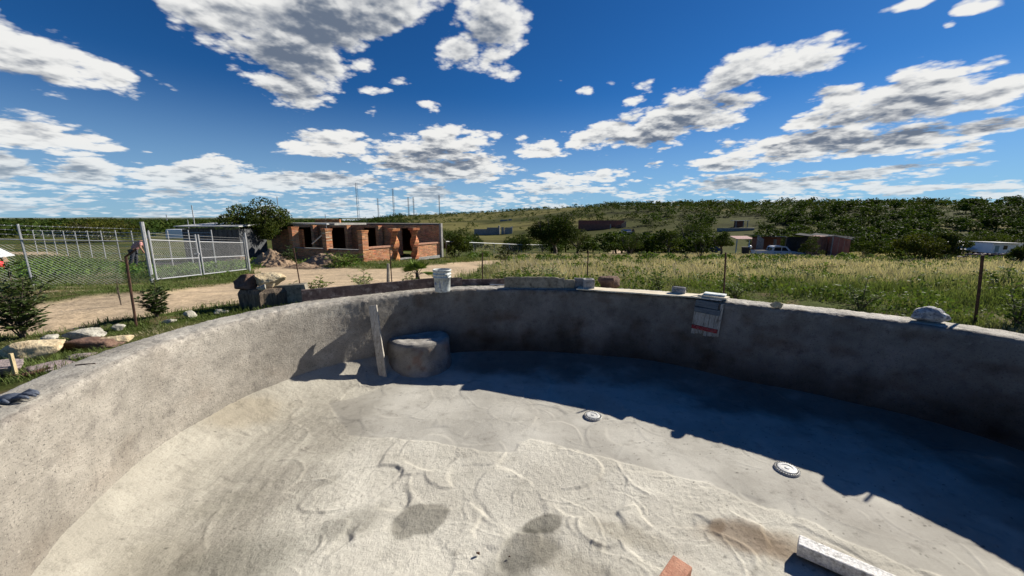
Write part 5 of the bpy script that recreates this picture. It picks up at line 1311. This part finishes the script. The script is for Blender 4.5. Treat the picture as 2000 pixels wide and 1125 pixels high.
mc.build('mortar', M_mortar, root, kind='stuff')
c = Cpt + perp * 2.8 + AC * .2; sl = MB().box((c.x, c.y, GB + 2.48), (5.4, 3.2, .14), Matrix.Rotation(anC, 3, 'Z')).build('roof_slab', M_conc, root, bevel=.01)
c2 = Cpt + perp * 1.35 - AC * 1.0; MB().box((c2.x, c2.y, GB + 2.46), (2.2, .9, .05), Matrix.Rotation(anC, 3, 'Z') @ Matrix.Rotation(R(6), 3, 'X')).build('roof_sheet', mat('white_sheet_metal', [(.75, .77, .78), (.85, .86, .86)], scale=3, rough=.4, bump=.1, metal=.2), root)
it = wall_items(Cpt + perp * 3.4 + AC * -.9, Cpt + perp * 3.4 + AC * 1.6, GB + 2.56, GB + 2.82, .14); bricks_np(it, 'parapet', root, 60)
MB().tube([Cpt + perp * .6 - AC * .9 + Vector((0, 0, GB + 1.1)), Cpt + perp * 1.6 - AC * 1.5 + Vector((0, 0, GB + 2.1))], .05, 5).build('prop', M_wood_pale, root)
MB().box((Ept + AG * .75 + Vector((0, 0, GB + .02))), (1.3, .3, .1), Matrix.Rotation(anG, 3, 'Z')).build('doorstep', M_conc, root, bevel=.01)
# earth and rubble heaps before it
M_earth = mat('loose_earth', [(.24, .165, .105), (.33, .235, .155), (.13, .09, .06)], scale=3, bump=1., bscale=12, dist=.05)
def heap(px, py, dims, seed, label):
    n = 60; xs, ys = np.meshgrid(np.linspace(-1, 1, n), np.linspace(-1, 1, n)); r = np.hypot(xs, ys)
    z = np.clip(1 - r, 0, 1) ** .8 * (1 + .35 * fbm(xs * 2 + seed, ys * 2, 0., 3)) + .10 * fbm(xs * 6 + seed, ys * 6, 0., 4) * (r < .95) - .05
    idx = np.arange(n * n).reshape(n, n); F = np.stack([idx[:-1, :-1], idx[:-1, 1:], idx[1:, 1:], idx[1:, :-1]], -1).reshape(-1, 4)
    p = on(px, py); V = np.c_[(xs * dims[0] / 2).ravel(), (ys * dims[1] / 2).ravel(), (z * dims[2]).ravel()]; 
    link('earth_heap', np_mesh('earth_heap', V, F, True, None, [M_earth]), None, p, label, 'earth heap', 'heaps of earth before the brick building')
heap(533, 518, (2.6, 2.2, .95), 1, 'tall heap of earth in front of the feathery mesquite tree'); heap(640, 517, (3.2, 2., .75), 2, 'rubble heap against the shaded low brick wall'); heap(590, 521, (1.8, 1.3, .22), 3, 'low spill of rubble between the two bigger heaps')
sapling(566, 21.5, 1.1, 1.7, 'dark weeds growing between the earth heap and the building', 60, M_leaf_dark, 9, .13, 14, name='weed_clump', cat='weeds')
sapling(676, 20.5, .8, 2.6, 'bright green weeds at the foot of the brick corner column', 61, M_leaf, 14, .13, 14, name='weed_clump', cat='weeds')

# dark shed at the left end, behind the gate
M_tin = mat('dark_corrugated_tin', [(.06, .065, .07), (.10, .105, .11), (.03, .03, .035)], scale=2, rough=.6, bump=.2, metal=.3)
p = on(420, 512); root = thing('tin_shed', 'dark low tin shed seen through the gate netting', 'shed', p)
wS = 3.6
for i in range(24): MB().box((-wS / 2 + wS * (i + .5) / 24, .02 * (i % 2), 1.05), (wS / 24 - .006, .03, 2.1)).build('tin_panel', M_tin, root)
MB().box((wS / 2 - .03, 1.3, 1.05), (.06, 2.6, 2.1)).build('side_wall', M_tin, root); MB().box((-wS / 2 + .03, 1.3, 1.05), (.06, 2.6, 2.1)).build('side_wall', M_tin, root)
MB().box((0, 1.3, 2.36), (wS + .5, 3.2, .06), Matrix.Rotation(R(3), 3, 'X')).build('roof', mat('pale_roof_tin', [(.38, .39, .38), (.5, .5, .48)], scale=4, rough=.5, bump=.2), root)
for z in (2.15, 2.25): MB().box((0, -.05, z), (wS + .2, .05, .04)).build('beam', M_tin, root)
MB().tube([(-1.2, .3, 2.3), (-1.2, .3, 3.6)], .03, 5).build('pipe', M_galv, root)
heap(467, 513, (2.4, 1.2, .45), 9, 'low line of reddish rubble seen through the gate')
# antenna poles above the building
for i, (px, Y, top, lab) in enumerate(((554, 30, 384, 'thin steel mast rising behind the feathery mesquite tree'), (642, 33, 419, 'short thin pole above the beam of the brick building'), (1000 - 623, 31, 429, 'short pole over the dark tin shed'))):
    p = gat(px, Y); d = pix_dir(px, top); h = EYE + d.z / d.y * Y - p.z; MB().tube([(0, 0, 0), (0, 0, h)], .03, 5).build('steel_pole', M_galv, loc=p, label=lab, cat='pole')

# ------------------------------------------------------------------ lattice masts on the skyline
M_mast = mat('mast_steel', [(.30, .31, .33), (.38, .38, .39)], scale=1, bump=0, fine=0)
def mast(px, top, D, w_, label):
    p = gat(px, D); d = pix_dir(px, top); h = EYE + d.z / d.y * D - p.z
    root = thing('radio_mast', label, 'mast', p, .5, 'radio masts on the skyline')
    mb = MB(); cs = [(w_ * math.cos(q), w_ * math.sin(q)) for q in (0, 2.094, 4.189)]; r = D * .00030
    for cx, cy in cs: mb.tube([(cx, cy, 0), (cx * .75, cy * .75, h)], r, 4, False)
    mb.build('leg_tubes', M_mast, root, kind='stuff'); br = MB(); n = int(h / (w_ * 2.2))
    for i in range(n):
        z0, z1 = h * i / n, h * (i + 1) / n; k0, k1 = 1 - .25 * i / n, 1 - .25 * (i + 1) / n
        for j in range(3):
            a_, b_ = cs[j], cs[(j + 1) % 3]; br.tube([(a_[0] * k0, a_[1] * k0, z0), (b_[0] * k1, b_[1] * k1, z1)], r * .7, 3, False); br.tube([(a_[0] * k0, a_[1] * k0, z0), (b_[0] * k0, b_[1] * k0, z0)], r * .7, 3, False)
    br.build('bracing', M_mast, root, kind='stuff')
mast(701, 357, 420, 1.5, 'tallest and nearest lattice mast, leftmost of the big ones'); mast(740, 387, 640, 1.2, 'short faint mast just right of the tallest mast'); mast(770, 368, 560, 1.5, 'second tallest lattice mast, in the middle of the row')
mast(799, 385, 640, 1.3, 'left one of the close pair of masts'); mast(809, 385, 650, 1.3, 'right one of the close pair of masts'); mast(859, 381, 700, 1.1, 'mast farthest right, rising from the start of the hill')
mast(327, 419, 900, .8, 'tiny faint mast far over the wooded plain')

# ------------------------------------------------------------------ white van and sheets in the lot, person
M_white = mat('white_painted_metal', [(.72, .74, .76), (.80, .81, .82)], scale=2, rough=.35, bump=0, spec=.5, fine=.03)
M_glass = mat('dark_glass', [(.015, .018, .02), (.03, .033, .036)], scale=1, rough=.08, bump=0, spec=.6, fine=0)
p = on(352, 470); p = gat(352, 62)
MB().box((0, 0, 1.3), (3.0, 2., 1.5), taper=.9).build('white_tank', M_white, loc=p, bevel=.15, label='white tank-like shape seen over the gate far beyond the lot', cat='tank')
p = gat(-22, 21); root = thing('tarp_heap', 'white tarpaulin draped over a dark heap at the far left edge', 'tarpaulin', p)
mb = MB(); mb.v = [(-1.6, -.6, .9), (0, -.7, .85), (1.0, -.5, .42), (-1.6, .5, 1.05), (0, .5, 1.0), (1.1, .4, .5)]; mb.f = [(0, 1, 4, 3), (1, 2, 5, 4)]; o = mb.build('tarpaulin_sheet', M_white, root); s_ = o.modifiers.new('s', 'SOLIDIFY'); s_.thickness = .03
MB().box((-.5, 0, .35), (2.4, 1., .8), taper=.8).build('heap', M_earth, root, bevel=.1)
o = MB().lathe([(.001, 0), (.25, .02), (.30, .3), (.28, .55), (.05, .62), (.001, .62)], 14).build('red_barrel', mat('red_plastic', [(.55, .03, .03), (.65, .05, .04)], scale=5, rough=.4, bump=0), smooth=True, label='red plastic drum inside the fence at the left edge', cat='barrel', loc=gat(-9, 17))

def skin(name, verts, edges, radii, m_, parent, root_i=0, sub=2):
    me = bpy.data.meshes.new(name); me.from_pydata(verts, edges, []); me.materials.append(m_)
    o = link(name, me, parent); md = o.modifiers.new('skin', 'SKIN'); md.use_smooth_shade = True
    for i, r in enumerate(radii): me.skin_vertices[0].data[i].radius = (r, r)
    me.skin_vertices[0].data[root_i].use_root = True
    s_ = o.modifiers.new('sub', 'SUBSURF'); s_.levels = s_.render_levels = sub; return o
p = on(266, 523); HS = 1.0
root = thing('person', 'person in a pink shirt, dark trousers and dark cap bending forward among the weeds', 'person', p, R(35))
M_shirt = mat('pink_shirt', [(.52, .24, .22), (.62, .32, .30)], scale=6, bump=.3); M_trs = mat('dark_trousers', [(.035, .037, .045), (.06, .06, .07)], scale=8, bump=.3); M_skin = mat('skin', [(.36, .19, .12), (.42, .23, .15)], scale=8, bump=0)
# pelvis, spine bent forward (+x), head; body is one surface
bv = [(0, 0, .92), (.10, 0, 1.08), (.26, 0, 1.24), (.40, 0, 1.36), (.47, 0, 1.42), (.55, 0, 1.47), (.60, 0, 1.53),
      (.36, .20, 1.34), (.36, .27, 1.08), (.50, .24, .86), (.54, .23, .78), (.36, -.20, 1.34), (.34, -.30, 1.08), (.44, -.32, .84), (.47, -.32, .76),
      (0, .10, .88), (.05, .13, .48), (-.03, .14, .08), (.10, .15, .04), (0, -.10, .88), (-.08, -.13, .48), (-.22, -.14, .09), (-.10, -.15, .04)]
be = [(0,1),(1,2),(2,3),(3,4),(4,5),(5,6),(3,7),(7,8),(8,9),(9,10),(3,11),(11,12),(12,13),(13,14),(0,15),(15,16),(16,17),(17,18),(0,19),(19,20),(20,21),(21,22)]
br_ = [.14,.135,.15,.13,.06,.085,.095,.07,.052,.038,.042,.07,.052,.038,.042,.09,.065,.048,.04,.09,.065,.048,.04]
body = skin('body', bv, be, br_, M_skin, root)
skin('shirt', [(.02, 0, .96), (.10, 0, 1.08), (.26, 0, 1.24), (.40, 0, 1.36), (.36, .20, 1.34), (.36, .26, 1.14), (.36, -.20, 1.34), (.35, -.28, 1.14)], [(0,1),(1,2),(2,3),(3,4),(4,5),(3,6),(6,7)], [.165,.165,.18,.155,.09,.075,.09,.075], M_shirt, root)
skin('trousers', [(0, 0, .93), (0, .10, .86), (.05, .13, .48), (-.03, .14, .12), (0, -.10, .86), (-.08, -.13, .48), (-.22, -.14, .13)], [(0,1),(1,2),(2,3),(0,4),(4,5),(5,6)], [.165,.115,.085,.07,.115,.085,.07], M_trs, root)
MB().lathe([(.118, 0), (.115, .05), (.09, .10), (.001, .125)], 16, (.60, 0, 1.54)).tube([(.68, -.05, 1.545), (.76, 0, 1.535), (.68, .05, 1.545)], .02, 5).build('cap', M_trs, root, smooth=True)
# ------------------------------------------------------------------ far buildings and vehicles on the right
def zpx(py, Y): d = pix_dir(1000, py); return EYE + d.z / d.y * Y
def box_wall(root, name, x0, x1, y0, y1, z0, z1, m_, bevel=.0): return MB().box(((x0+x1)/2, (y0+y1)/2, (z0+z1)/2), (x1-x0, y1-y0, z1-z0)).build(name, m_, root, bevel=bevel)
M_tyre = mat('tyre_rubber', [(.02, .02, .02), (.03, .03, .03)], scale=9, bump=.1)
M_trim = mat('black_trim', [(.03, .03, .032), (.04, .04, .042)], scale=9, bump=0)
M_lamp = mat('lamp_lens', [(.7, .7, .68), (.8, .8, .78)], scale=9, rough=.15, bump=0); M_redlamp = mat('tail_lamp', [(.4, .02, .02), (.5, .03, .03)], scale=9, bump=0, rough=.2)
def wheel(root, x, y, r, w_=.24):
    o = MB().lathe([(r*.55, -w_/2), (r*.9, -w_/2), (r, -w_*.3), (r, w_*.3), (r*.9, w_/2), (r*.55, w_/2)], 22).build('wheel', M_tyre, root, smooth=True); o.location = (x, y, r); o.rotation_euler = (R(90), 0, 0)
    MB().lathe([(r*.56, -w_*.35), (r*.5, -w_*.42), (r*.2, -w_*.25), (.001, -w_*.3)], 18).build('rim', M_galv, o); MB().lathe([(r*.56, w_*.35), (r*.5, w_*.42), (r*.2, w_*.25), (.001, w_*.3)], 18).build('rim', M_galv, o)
def arch(cx, r, z0, n=8): return [(cx - r * math.cos(math.pi * i / n), z0 + r * math.sin(math.pi * i / n)) for i in range(n + 1)]
def pickup(p, rz, label):
    root = thing('pickup_truck', label, 'pickup truck', p, rz)
    # side outline, x forward; the lower edge is cut by the wheel arches
    low = [(-2.80, .55), (-2.25, .5)] + arch(-1.80, .43, .52)[0:] + [(-.9, .42), (1.15, .42)] + arch(1.85, .43, .52) + [(2.45, .42), (2.78, .48)]
    up_ = [(2.86, .62), (2.84, .98), (2.66, 1.08), (1.60, 1.20), (1.28, 1.24), (-.92, 1.24), (-.95, 1.26), (-2.86, 1.24), (-2.88, .70)]
    MB().prism(low + up_, 1.86).build('body', M_white, root, bevel=.03)
    MB().prism([(1.30, 1.22), (.72, 1.80), (.45, 1.86), (-.66, 1.86), (-.86, 1.72), (-.95, 1.22)], 1.58).build('cab', M_white, root, bevel=.05)
    for sy in (-1, 1):
        MB().prism([(1.02, 1.27), (.62, 1.72), (.22, 1.76), (.20, 1.27)], .02, None, (0, sy * .80, 0)).build('side_window', M_glass, root)
        MB().prism([(.12, 1.27), (.12, 1.76), (-.55, 1.76), (-.66, 1.70), (-.74, 1.27)], .02, None, (0, sy * .80, 0)).build('side_window', M_glass, root)
        for x in (.05, -.62): MB().box((x, sy * .945, 1.08), (.17, .03, .035)).build('door_handle', M_trim, root)
        MB().box((1.05, sy * 1.02, 1.33), (.10, .18, .17)).build('mirror', M_white, root, bevel=.03)
        MB().box((2.80, sy * .76, .92), (.10, .24, .18)).build('headlight', M_lamp, root, bevel=.02); MB().box((-2.86, sy * .86, .98), (.08, .12, .30)).build('tail_light', M_redlamp, root)
        for x in (-1.80, 1.85): wheel(root, x, sy * .80, .40)
    MB().box((1.0, 0, 1.50), (.02, 1.42, .62), Matrix.Rotation(R(-45), 3, 'Y')).build('windscreen', M_glass, root); MB().box((-.93, 0, 1.50), (.02, 1.30, .38), Matrix.Rotation(R(11), 3, 'Y')).build('rear_window', M_glass, root)
    MB().box((-1.92, 0, 1.262), (1.80, 1.62, .02)).build('bed_opening', M_trim, root)
    MB().box((2.86, 0, .58), (.10, 1.84, .20)).build('bumper', M_galv, root, bevel=.03); MB().box((2.86, 0, .86), (.04, 1.05, .22)).build('grille', M_trim, root)
pz = 50.; x0 = at(1518, pz, -2.7); zt = zpx(480.5, pz)
gp = G(x0.x, pz)
p = Vector((x0.x, pz, zt - 1.86))
pickup(p, R(-12), 'white four-door pickup parked before the dark shed, half hidden by straw grass')
# pad of earth under the truck is part of the lie of the land
def carbody(p, rz, m_, label):
    root = thing('parked_car', label, 'car', p, rz)
    MB().prism([(-2.1, .5)] + arch(-1.3, .34, .42) + arch(1.3, .34, .42) + [(2.1, .45), (2.15, .75), (1.2, .92), (-1.7, .98), (-2.15, .9)], 1.68).build('body', m_, root, bevel=.04)
    MB().prism([(1.15, .90), (.45, 1.40), (-.9, 1.42), (-1.65, .96)], 1.42).build('cab', m_, root, bevel=.05)
    for sy in (-1, 1):
        MB().prism([(.85, .96), (.38, 1.33), (-.1, 1.34), (-.1, .96)], .02, None, (0, sy * .725, 0)).build('side_window', M_glass, root); MB().prism([(-.2, .96), (-.2, 1.34), (-.85, 1.34), (-1.3, .98)], .02, None, (0, sy * .725, 0)).build('side_window', M_glass, root)
        MB().box((2.10, sy * .6, .68), (.1, .3, .12)).build('headlight', M_lamp, root)
        for x in (-1.3, 1.3): wheel(root, x, sy * .74, .31, .2)
c = at(1384, 74, -3); carbody(Vector((c.x, 74, zpx(479.5, 74) - 1.42)), R(175), mat('blue_car_paint', [(.03, .06, .22), (.04, .08, .26)], scale=3, rough=.3, bump=0, fine=0), 'deep blue car parked under the trees left of the black bin')
# bin
Y = 45.; c = at(1455, Y, -3); root = thing('rubbish_bin', 'black bin with a white bag beside the tail of the white pickup', 'bin', (c.x, Y, zpx(495, Y)))
MB().lathe([(.001, 0), (.38, 0), (.46, .75), (.48, .8), (.44, .8), (.001, .72)], 16).build('barrel', M_trim, root); MB().lathe([(.001, .6), (.2, .66), (.22, .85), (.08, 1.0), (.001, 1.02)], 10, (.35, -.2, 0)).build('white_bag', M_white, root, smooth=True)

M_adobe = mat('grey_adobe', [(.24, .23, .22), (.32, .31, .29), (.13, .12, .12)], scale=1.5, bump=.4, bscale=8)
M_redrust = mat('rust_red_steel', [(.26, .10, .085), (.34, .15, .12), (.15, .07, .06)], scale=1.2, bump=.4, bscale=10, stretch=(1, 1, .3))
M_redtile = mat('faded_red_sheet', [(.42, .26, .23), (.52, .34, .30), (.3, .17, .15)], scale=2, bump=.2)
M_solar = mat('blue_sheet', [(.16, .20, .30), (.22, .27, .38)], scale=2, rough=.35, bump=0, spec=.5)
M_tarp = mat('shade_netting', [(.03, .035, .04), (.06, .065, .07), (.02, .02, .02)], scale=2, bump=.3)
M_paleroof = mat('pale_sheet_roof', [(.55, .55, .53), (.68, .68, .66), (.35, .33, .31)], scale=1.5, bump=.2)
M_darkbrick = mat('dark_red_brick_wall', [(.16, .075, .055), (.21, .10, .075), (.10, .05, .04)], scale=1.5, bump=.4, bscale=10)
def X(px, Y, z=-3.): return at(px, Y, z).x
# dark shed with grey side wall
Y = 53.; zb = zpx(497, Y); root = thing('shed', 'dark open-fronted shed with a grey plank side behind the white pickup', 'shed', (X(1510, Y), Y, zb)); 
def lx(px): return X(px, Y) - root.location.x
hT = zpx(459, Y) - zb
for i in range(5): a = lx(1471) + (lx(1489) - lx(1471)) * i / 5; MB().prism([(a, -.5), (a + .24, -.5), (a + .24, hT - .12 * i - .1), (a, hT - .12 * i)], .06, None, (0, -.6 + .12 * i, 0)).build('plank', M_adobe, root)
box_wall(root, 'back_wall', lx(1489), lx(1546), 2.4, 2.55, -1.5, hT - .35, M_darkbrick); box_wall(root, 'post', lx(1512), lx(1516), .1, .35, -1.5, hT - .6, M_adobe); box_wall(root, 'pier', lx(1536), lx(1545), 0., .5, -1.5, hT - .3, M_adobe, .02)
box_wall(root, 'side_wall', lx(1489), lx(1491), .1, 2.4, -1.5, hT - .5, M_darkbrick)
MB().box(((lx(1473) + lx(1545)) / 2, 1.1, hT - .22), (lx(1545) - lx(1473), 3.2, .08), Matrix.Rotation(R(4), 3, 'Y')).build('roof', M_tin, root)
MB().box((lx(1516), -.3, hT - .22), (1.5, .9, .05), Matrix.Rotation(R(-8), 3, 'X')).build('loose_sheet', M_paleroof, root)
# netting shelter beside it
Y = 50.; zb = zpx(499, Y); root = thing('shade_shelter', 'sagging black shade netting between the shed and the rust-red container', 'shelter', (X(1575, Y), Y, zb)); hT = zpx(459, Y) - zb
mb = MB(); n = 12
for i in range(n + 1):
    x = lx(1548) + (lx(1612) - lx(1548)) * i / n; sag = .35 * math.sin(math.pi * ((i / n * 2) % 1))
    mb.v += [(x, -4, hT - sag - .1), (x, 2., hT - sag * .6 + .2)]
for i in range(n): mb.f.append((2*i, 2*i+2, 2*i+3, 2*i+1))
mb.build('netting', M_tarp, root); box_wall(root, 'netting_side', lx(1549), lx(1607), 1.4, 1.46, -1.5, hT - .3, M_tarp); box_wall(root, 'netting_front', lx(1551), lx(1606), -.4, -.36, -1.4, hT * .74, M_tarp)
for px in (1550, 1580, 1601): MB().tube([(lx(px), -1.2, -.4), (lx(px), -4, hT)], .06, 5).build('pole', M_wood_grey, root)
MB().prism([(lx(1590), hT - .45), (lx(1602), hT - .35), (lx(1599), hT + .12)], .04, None, (0, -1.3, 0)).build('white_flap', M_paleroof, root)
for i, px in enumerate((1568, 1586, 1594)): rock(px, 500, (.8, .5, .35), 80 + i, M_rock_pale, ('pale rubble lump nearest the pickup bonnet', 'pale rubble lump in the middle below the netting', 'pale rubble lump nearest the rust-red container')[i], Y=45, n=2)
# container: two visible faces, corrugated panels
Y = 44.; zb = zpx(502.5, Y); root = thing('shipping_container', 'rust-red ribbed container standing open to the field at the right', 'container', (X(1632, Y), Y, zb)); hT = zpx(461, Y) - zb
a_, b_ = lx(1621), lx(1660)
nP = 3
for i in range(nP):
    u0, u1 = a_ + (b_ - a_) * i / nP, a_ + (b_ - a_) * (i + 1) / nP
    MB().prism([(u0 + .05, -.1), (u1 - .05, -.1), (u1 - .05, hT - .12 * (i + 1)), (u0 + .05, hT - .12 * i - .02)], .05, None, (0, .12 * i, 0)).build('panel', M_redrust, root)
    MB().box((u0, .12 * i - .04, hT / 2 - .1), (.10, .10, hT - .1 * i)).build('rib', M_adobe, root)
MB().box((b_, .3, hT / 2 - .25), (.10, .12, hT - .4)).build('rib', M_darkbrick, root)
for i in range(4):
    u0 = lx(1606) + (a_ - lx(1606)) * i / 4; MB().box((u0 + .09, 1.0 - i * .3, hT / 2 - .05), (.22, .06, hT), Matrix.Rotation(R(-55), 3, 'Z')).build('side_panel', M_darkbrick, root)
MB().prism([(lx(1606), hT), (a_, hT + .06), (b_, hT - .38), (b_, hT - .46), (a_, hT - .02), (lx(1606), hT - .08)], .14, None, (0, -.02, 0)).build('top_rail', M_adobe, root)
MB().prism([(lx(1606), hT - .1), (a_, hT), (b_, hT - .42), (b_, -.2), (lx(1606), -.2)], 2.0, None, (0, 1.42, 0)).build('box_shell', M_darkbrick, root)
# porch with faded red roof
Y = 72.; zb = zpx(484, Y); root = thing('porch', 'small open porch with a faded red sheet roof left of the dark shed', 'porch', (X(1448, Y), Y, zb)); hT = zpx(464, Y) - zb
for i in range(8): u0 = lx(1431) + (lx(1466) - lx(1431)) * i / 8; MB().box((u0 + .18, 0, hT), ((lx(1466) - lx(1431)) / 8 - .04, 2.6, .08), Matrix.Rotation(R(10), 3, 'X')).build('roof_sheet', M_redtile, root)
for px in (1433, 1457, 1465): box_wall(root, 'post', lx(px) - .08, lx(px) + .08, -1.1, -.94, -1.5, hT - .2, M_paleroof)
# pavilion up the slope
Y = 128.; zb = zpx(441, Y); root = thing('pavilion', 'small flat pale-roofed pavilion on the slope above the porch', 'pavilion', (X(1443, Y), Y, zb)); hT = zpx(431, Y) - zb
MB().box((0, 0, hT), (lx(1456) - lx(1429), 3., .15)).build('roof', M_paleroof, root); box_wall(root, 'wall', lx(1437), lx(1453), .5, 1.5, -4, hT - .1, M_darkbrick)
for px in (1432, 1446, 1454): box_wall(root, 'post', lx(px) - .1, lx(px) + .1, -1.3, -1.1, -4, hT, M_adobe)
for (a, b, c, lab) in ((1400, 1472, 447, 'upper grey stone terrace wall below the pavilion'), (1405, 1500, 452, 'lower grey stone terrace wall below the pavilion')):
    p0, p1 = at(a, 122, -3), at(b, 122, -3); z = zpx(c, 122); MB().box(((p0.x + p1.x) / 2, 122, z - 1.0), (p1.x - p0.x, .5, 2.6), jit=.1, rnd=random.Random(a)).build('terrace_wall', M_adobe, label=lab, cat='stone wall')
# house with blue-grey roof
Y = 118.; zb = zpx(462, Y); root = thing('house', 'small house with a blue-grey pitched sheet roof behind the umbrella-shaped tree', 'house', (X(1226, Y), Y, zb)); hT = zpx(452, Y) - zb
box_wall(root, 'wall', lx(1215), lx(1238), 0, 3, -4, hT, M_adobe); MB().prism([(lx(1211), hT - .1), (lx(1219), hT + 1.0), (lx(1236), hT + 1.0), (lx(1233), hT - .1)], .1, Matrix.Rotation(R(-38), 3, 'X'), (0, 0, .1)).build('roof', M_solar, root); box_wall(root, 'eave', lx(1211), lx(1234), -.5, -.3, hT - .12, hT, M_paleroof); box_wall(root, 'door', lx(1220), lx(1223), -.03, .0, -1.5, hT - .4, M_darkbrick)
MB().prism([(lx(1233), hT - .1), (lx(1237), hT + .95), (lx(1241), hT - .1)], .2, None, (0, .4, 0)).build('gable', M_darkbrick, root)
# brick ruin
Y = 142.; zb = zpx(447, Y); root = thing('brick_ruin', 'long roofless dark brick ruin on the lower hillside', 'ruin', (X(1180, Y), Y, zb)); hT = zpx(432.5, Y) - zb
box_wall(root, 'back_wall', lx(1133), lx(1225), 4, 4.3, -4, hT + .4, M_darkbrick); box_wall(root, 'front_wall', lx(1133), lx(1191), 0, .3, -4, hT * .65, M_darkbrick); box_wall(root, 'cross_wall', lx(1191), lx(1193), 0, 4, -4, hT * .6, M_adobe)
MB().prism([(lx(1203), -4), (lx(1203), hT * .55), (lx(1214), hT * .6), (lx(1214), -4)], .3, None, (0, .8, 0)).build('room_wall', M_darkbrick, root); MB().prism([(lx(1214), -4), (lx(1214), hT * .6), (lx(1224), hT + .2), (lx(1224), -4)], .3, None, (0, 1.2, 0)).build('sunlit_wall', mat('sunlit_brick', [(.36, .20, .13), (.45, .27, .18)], scale=1, bump=.3), root)  # sunlit wall painted in a brighter copy of the ruin's brick
# grey block ruin to the left
Y = 150.; zb = zpx(458, Y); root = thing('block_ruin', 'grey concrete block ruin with gaps on the hillside left of the large round tree', 'ruin', (X(965, Y), Y, zb)); hT = zpx(441, Y) - zb
box_wall(root, 'low_wall', lx(926), lx(951), 0, .3, -4, hT * .62, M_adobe); box_wall(root, 'wall', lx(951), lx(973), .5, .8, -4, hT * .8, M_adobe); box_wall(root, 'wall', lx(973), lx(976), 0, 3, -4, hT, M_adobe); box_wall(root, 'wall', lx(979), lx(984), .2, .5, -4, hT * .85, M_adobe); box_wall(root, 'wall', lx(986), lx(1000), .2, .5, -4, hT * .8, M_adobe)
MB().prism([(lx(984), -4), (lx(984), hT * .5), (lx(1001), hT * .95), (lx(1001), -4)], .3, None, (0, 1.4, 0)).build('end_wall', M_paleroof, root)
Y = 212.; zb = zpx(431, Y); root = thing('small_ruin', 'tiny dark ruin higher on the hill above the grey block ruin', 'ruin', (X(988, Y), Y, zb)); box_wall(root, 'wall', -3.2, 1., 0, .4, -4, .6, M_adobe); box_wall(root, 'wall', 1.5, 3.4, .4, .8, -4, 1.0, M_adobe)
# trailer and ruined light roof behind the dry-stone wall
Y = 40.; zb = zpx(494.5, Y); root = thing('trailer', 'pale blue-white site trailer with a door and windows behind the dry-stone wall', 'trailer', (X(1961, Y), Y, zb)); hT = zpx(474, Y) - zb
MB().prism([(lx(1932), 0), (lx(1934), hT * .95), (lx(1990), hT * .85), (lx(1992), 0)], 2.2, None, (0, 1.1, 0)).build('body', M_white, root, bevel=.03); MB().box(((lx(1932) + lx(1984)) / 2, .9, hT * .97), (lx(1984) - lx(1932), 2.6, .08), Matrix.Rotation(R(1.5), 3, 'Y')).build('roof', M_paleroof, root)
box_wall(root, 'door', lx(1938), lx(1945), -.04, 0, .12, hT * .7, mat('grey_green_door', [(.25, .32, .30), (.3, .37, .35)], scale=3, bump=0)); w1 = box_wall(root, 'window', lx(1954), lx(1961), -.04, 0, hT * .35, hT * .72, M_glass); box_wall(root, 'window', lx(1969), lx(1983), -.04, 0, hT * .30, hT * .52, M_glass)
box_wall(root, 'chassis', lx(1935), lx(1990), .3, 1.8, -.35, 0, M_trim)
for px in (1945, 1975): wheel(root, lx(px), .3, .32); root.children[-1].location.z = -.1
Y = 42.; zb = zpx(497, Y); root = thing('collapsed_roof', 'collapsed pale roof on posts between the dark twin tree and the trailer', 'ruined roof', (X(1885, Y), Y, zb)); hT = zpx(483, Y) - zb
for i, (a, b, dz, rx, ry) in enumerate(((1857, 1900, 0, 14, 0), (1866, 1912, .12, 12, 5), (1862, 1890, .55, 4, -3), (1880, 1896, .65, 10, 8))): MB().box(((lx(a) + lx(b)) / 2, .4 * i, hT + dz), (lx(b) - lx(a), 1.6, .06), Matrix.Rotation(R(rx), 3, 'X') @ Matrix.Rotation(R(ry), 3, 'Y')).build('roof_sheet', M_paleroof, root)
for px in (1862, 1884, 1896, 1906): MB().tube([(lx(px), -.2, -.5), (lx(px) + .1, -.2, hT)], .07, 5).build('post', M_adobe, root)
box_wall(root, 'dark_wall', lx(1866), lx(1884), .6, .8, -.4, hT * .8, M_tarp); box_wall(root, 'pale_wall', lx(1885), lx(1898), .9, 1.1, -.4, hT * .7, M_rock_tan)
# dry-stone wall of separate stones
Y = 35.; root = thing('stone_wall', 'low dark dry-stone wall along the field below the trailer', 'stone wall', (X(1930, Y), Y, zpx(507, Y))); vs = [rock_mesh('stone', (.62, .4, .36), 90 + i, M_rock_grey, n=1, facets=.5) for i in range(4)]; rnd = random.Random(8)
x = lx(1868)
while x < lx(2030):
    for k_ in range(3):
        o = link('stone', vs[rnd.randrange(4)], root, (x + rnd.uniform(-.1, .1) + .25 * (k_ % 2), rnd.uniform(-.08, .08), -.15 + .27 * k_)); o.rotation_euler = (0, 0, rnd.uniform(0, 6.28)); s_ = rnd.uniform(.8, 1.15); o.scale = (s_, s_, s_)
    x += .5
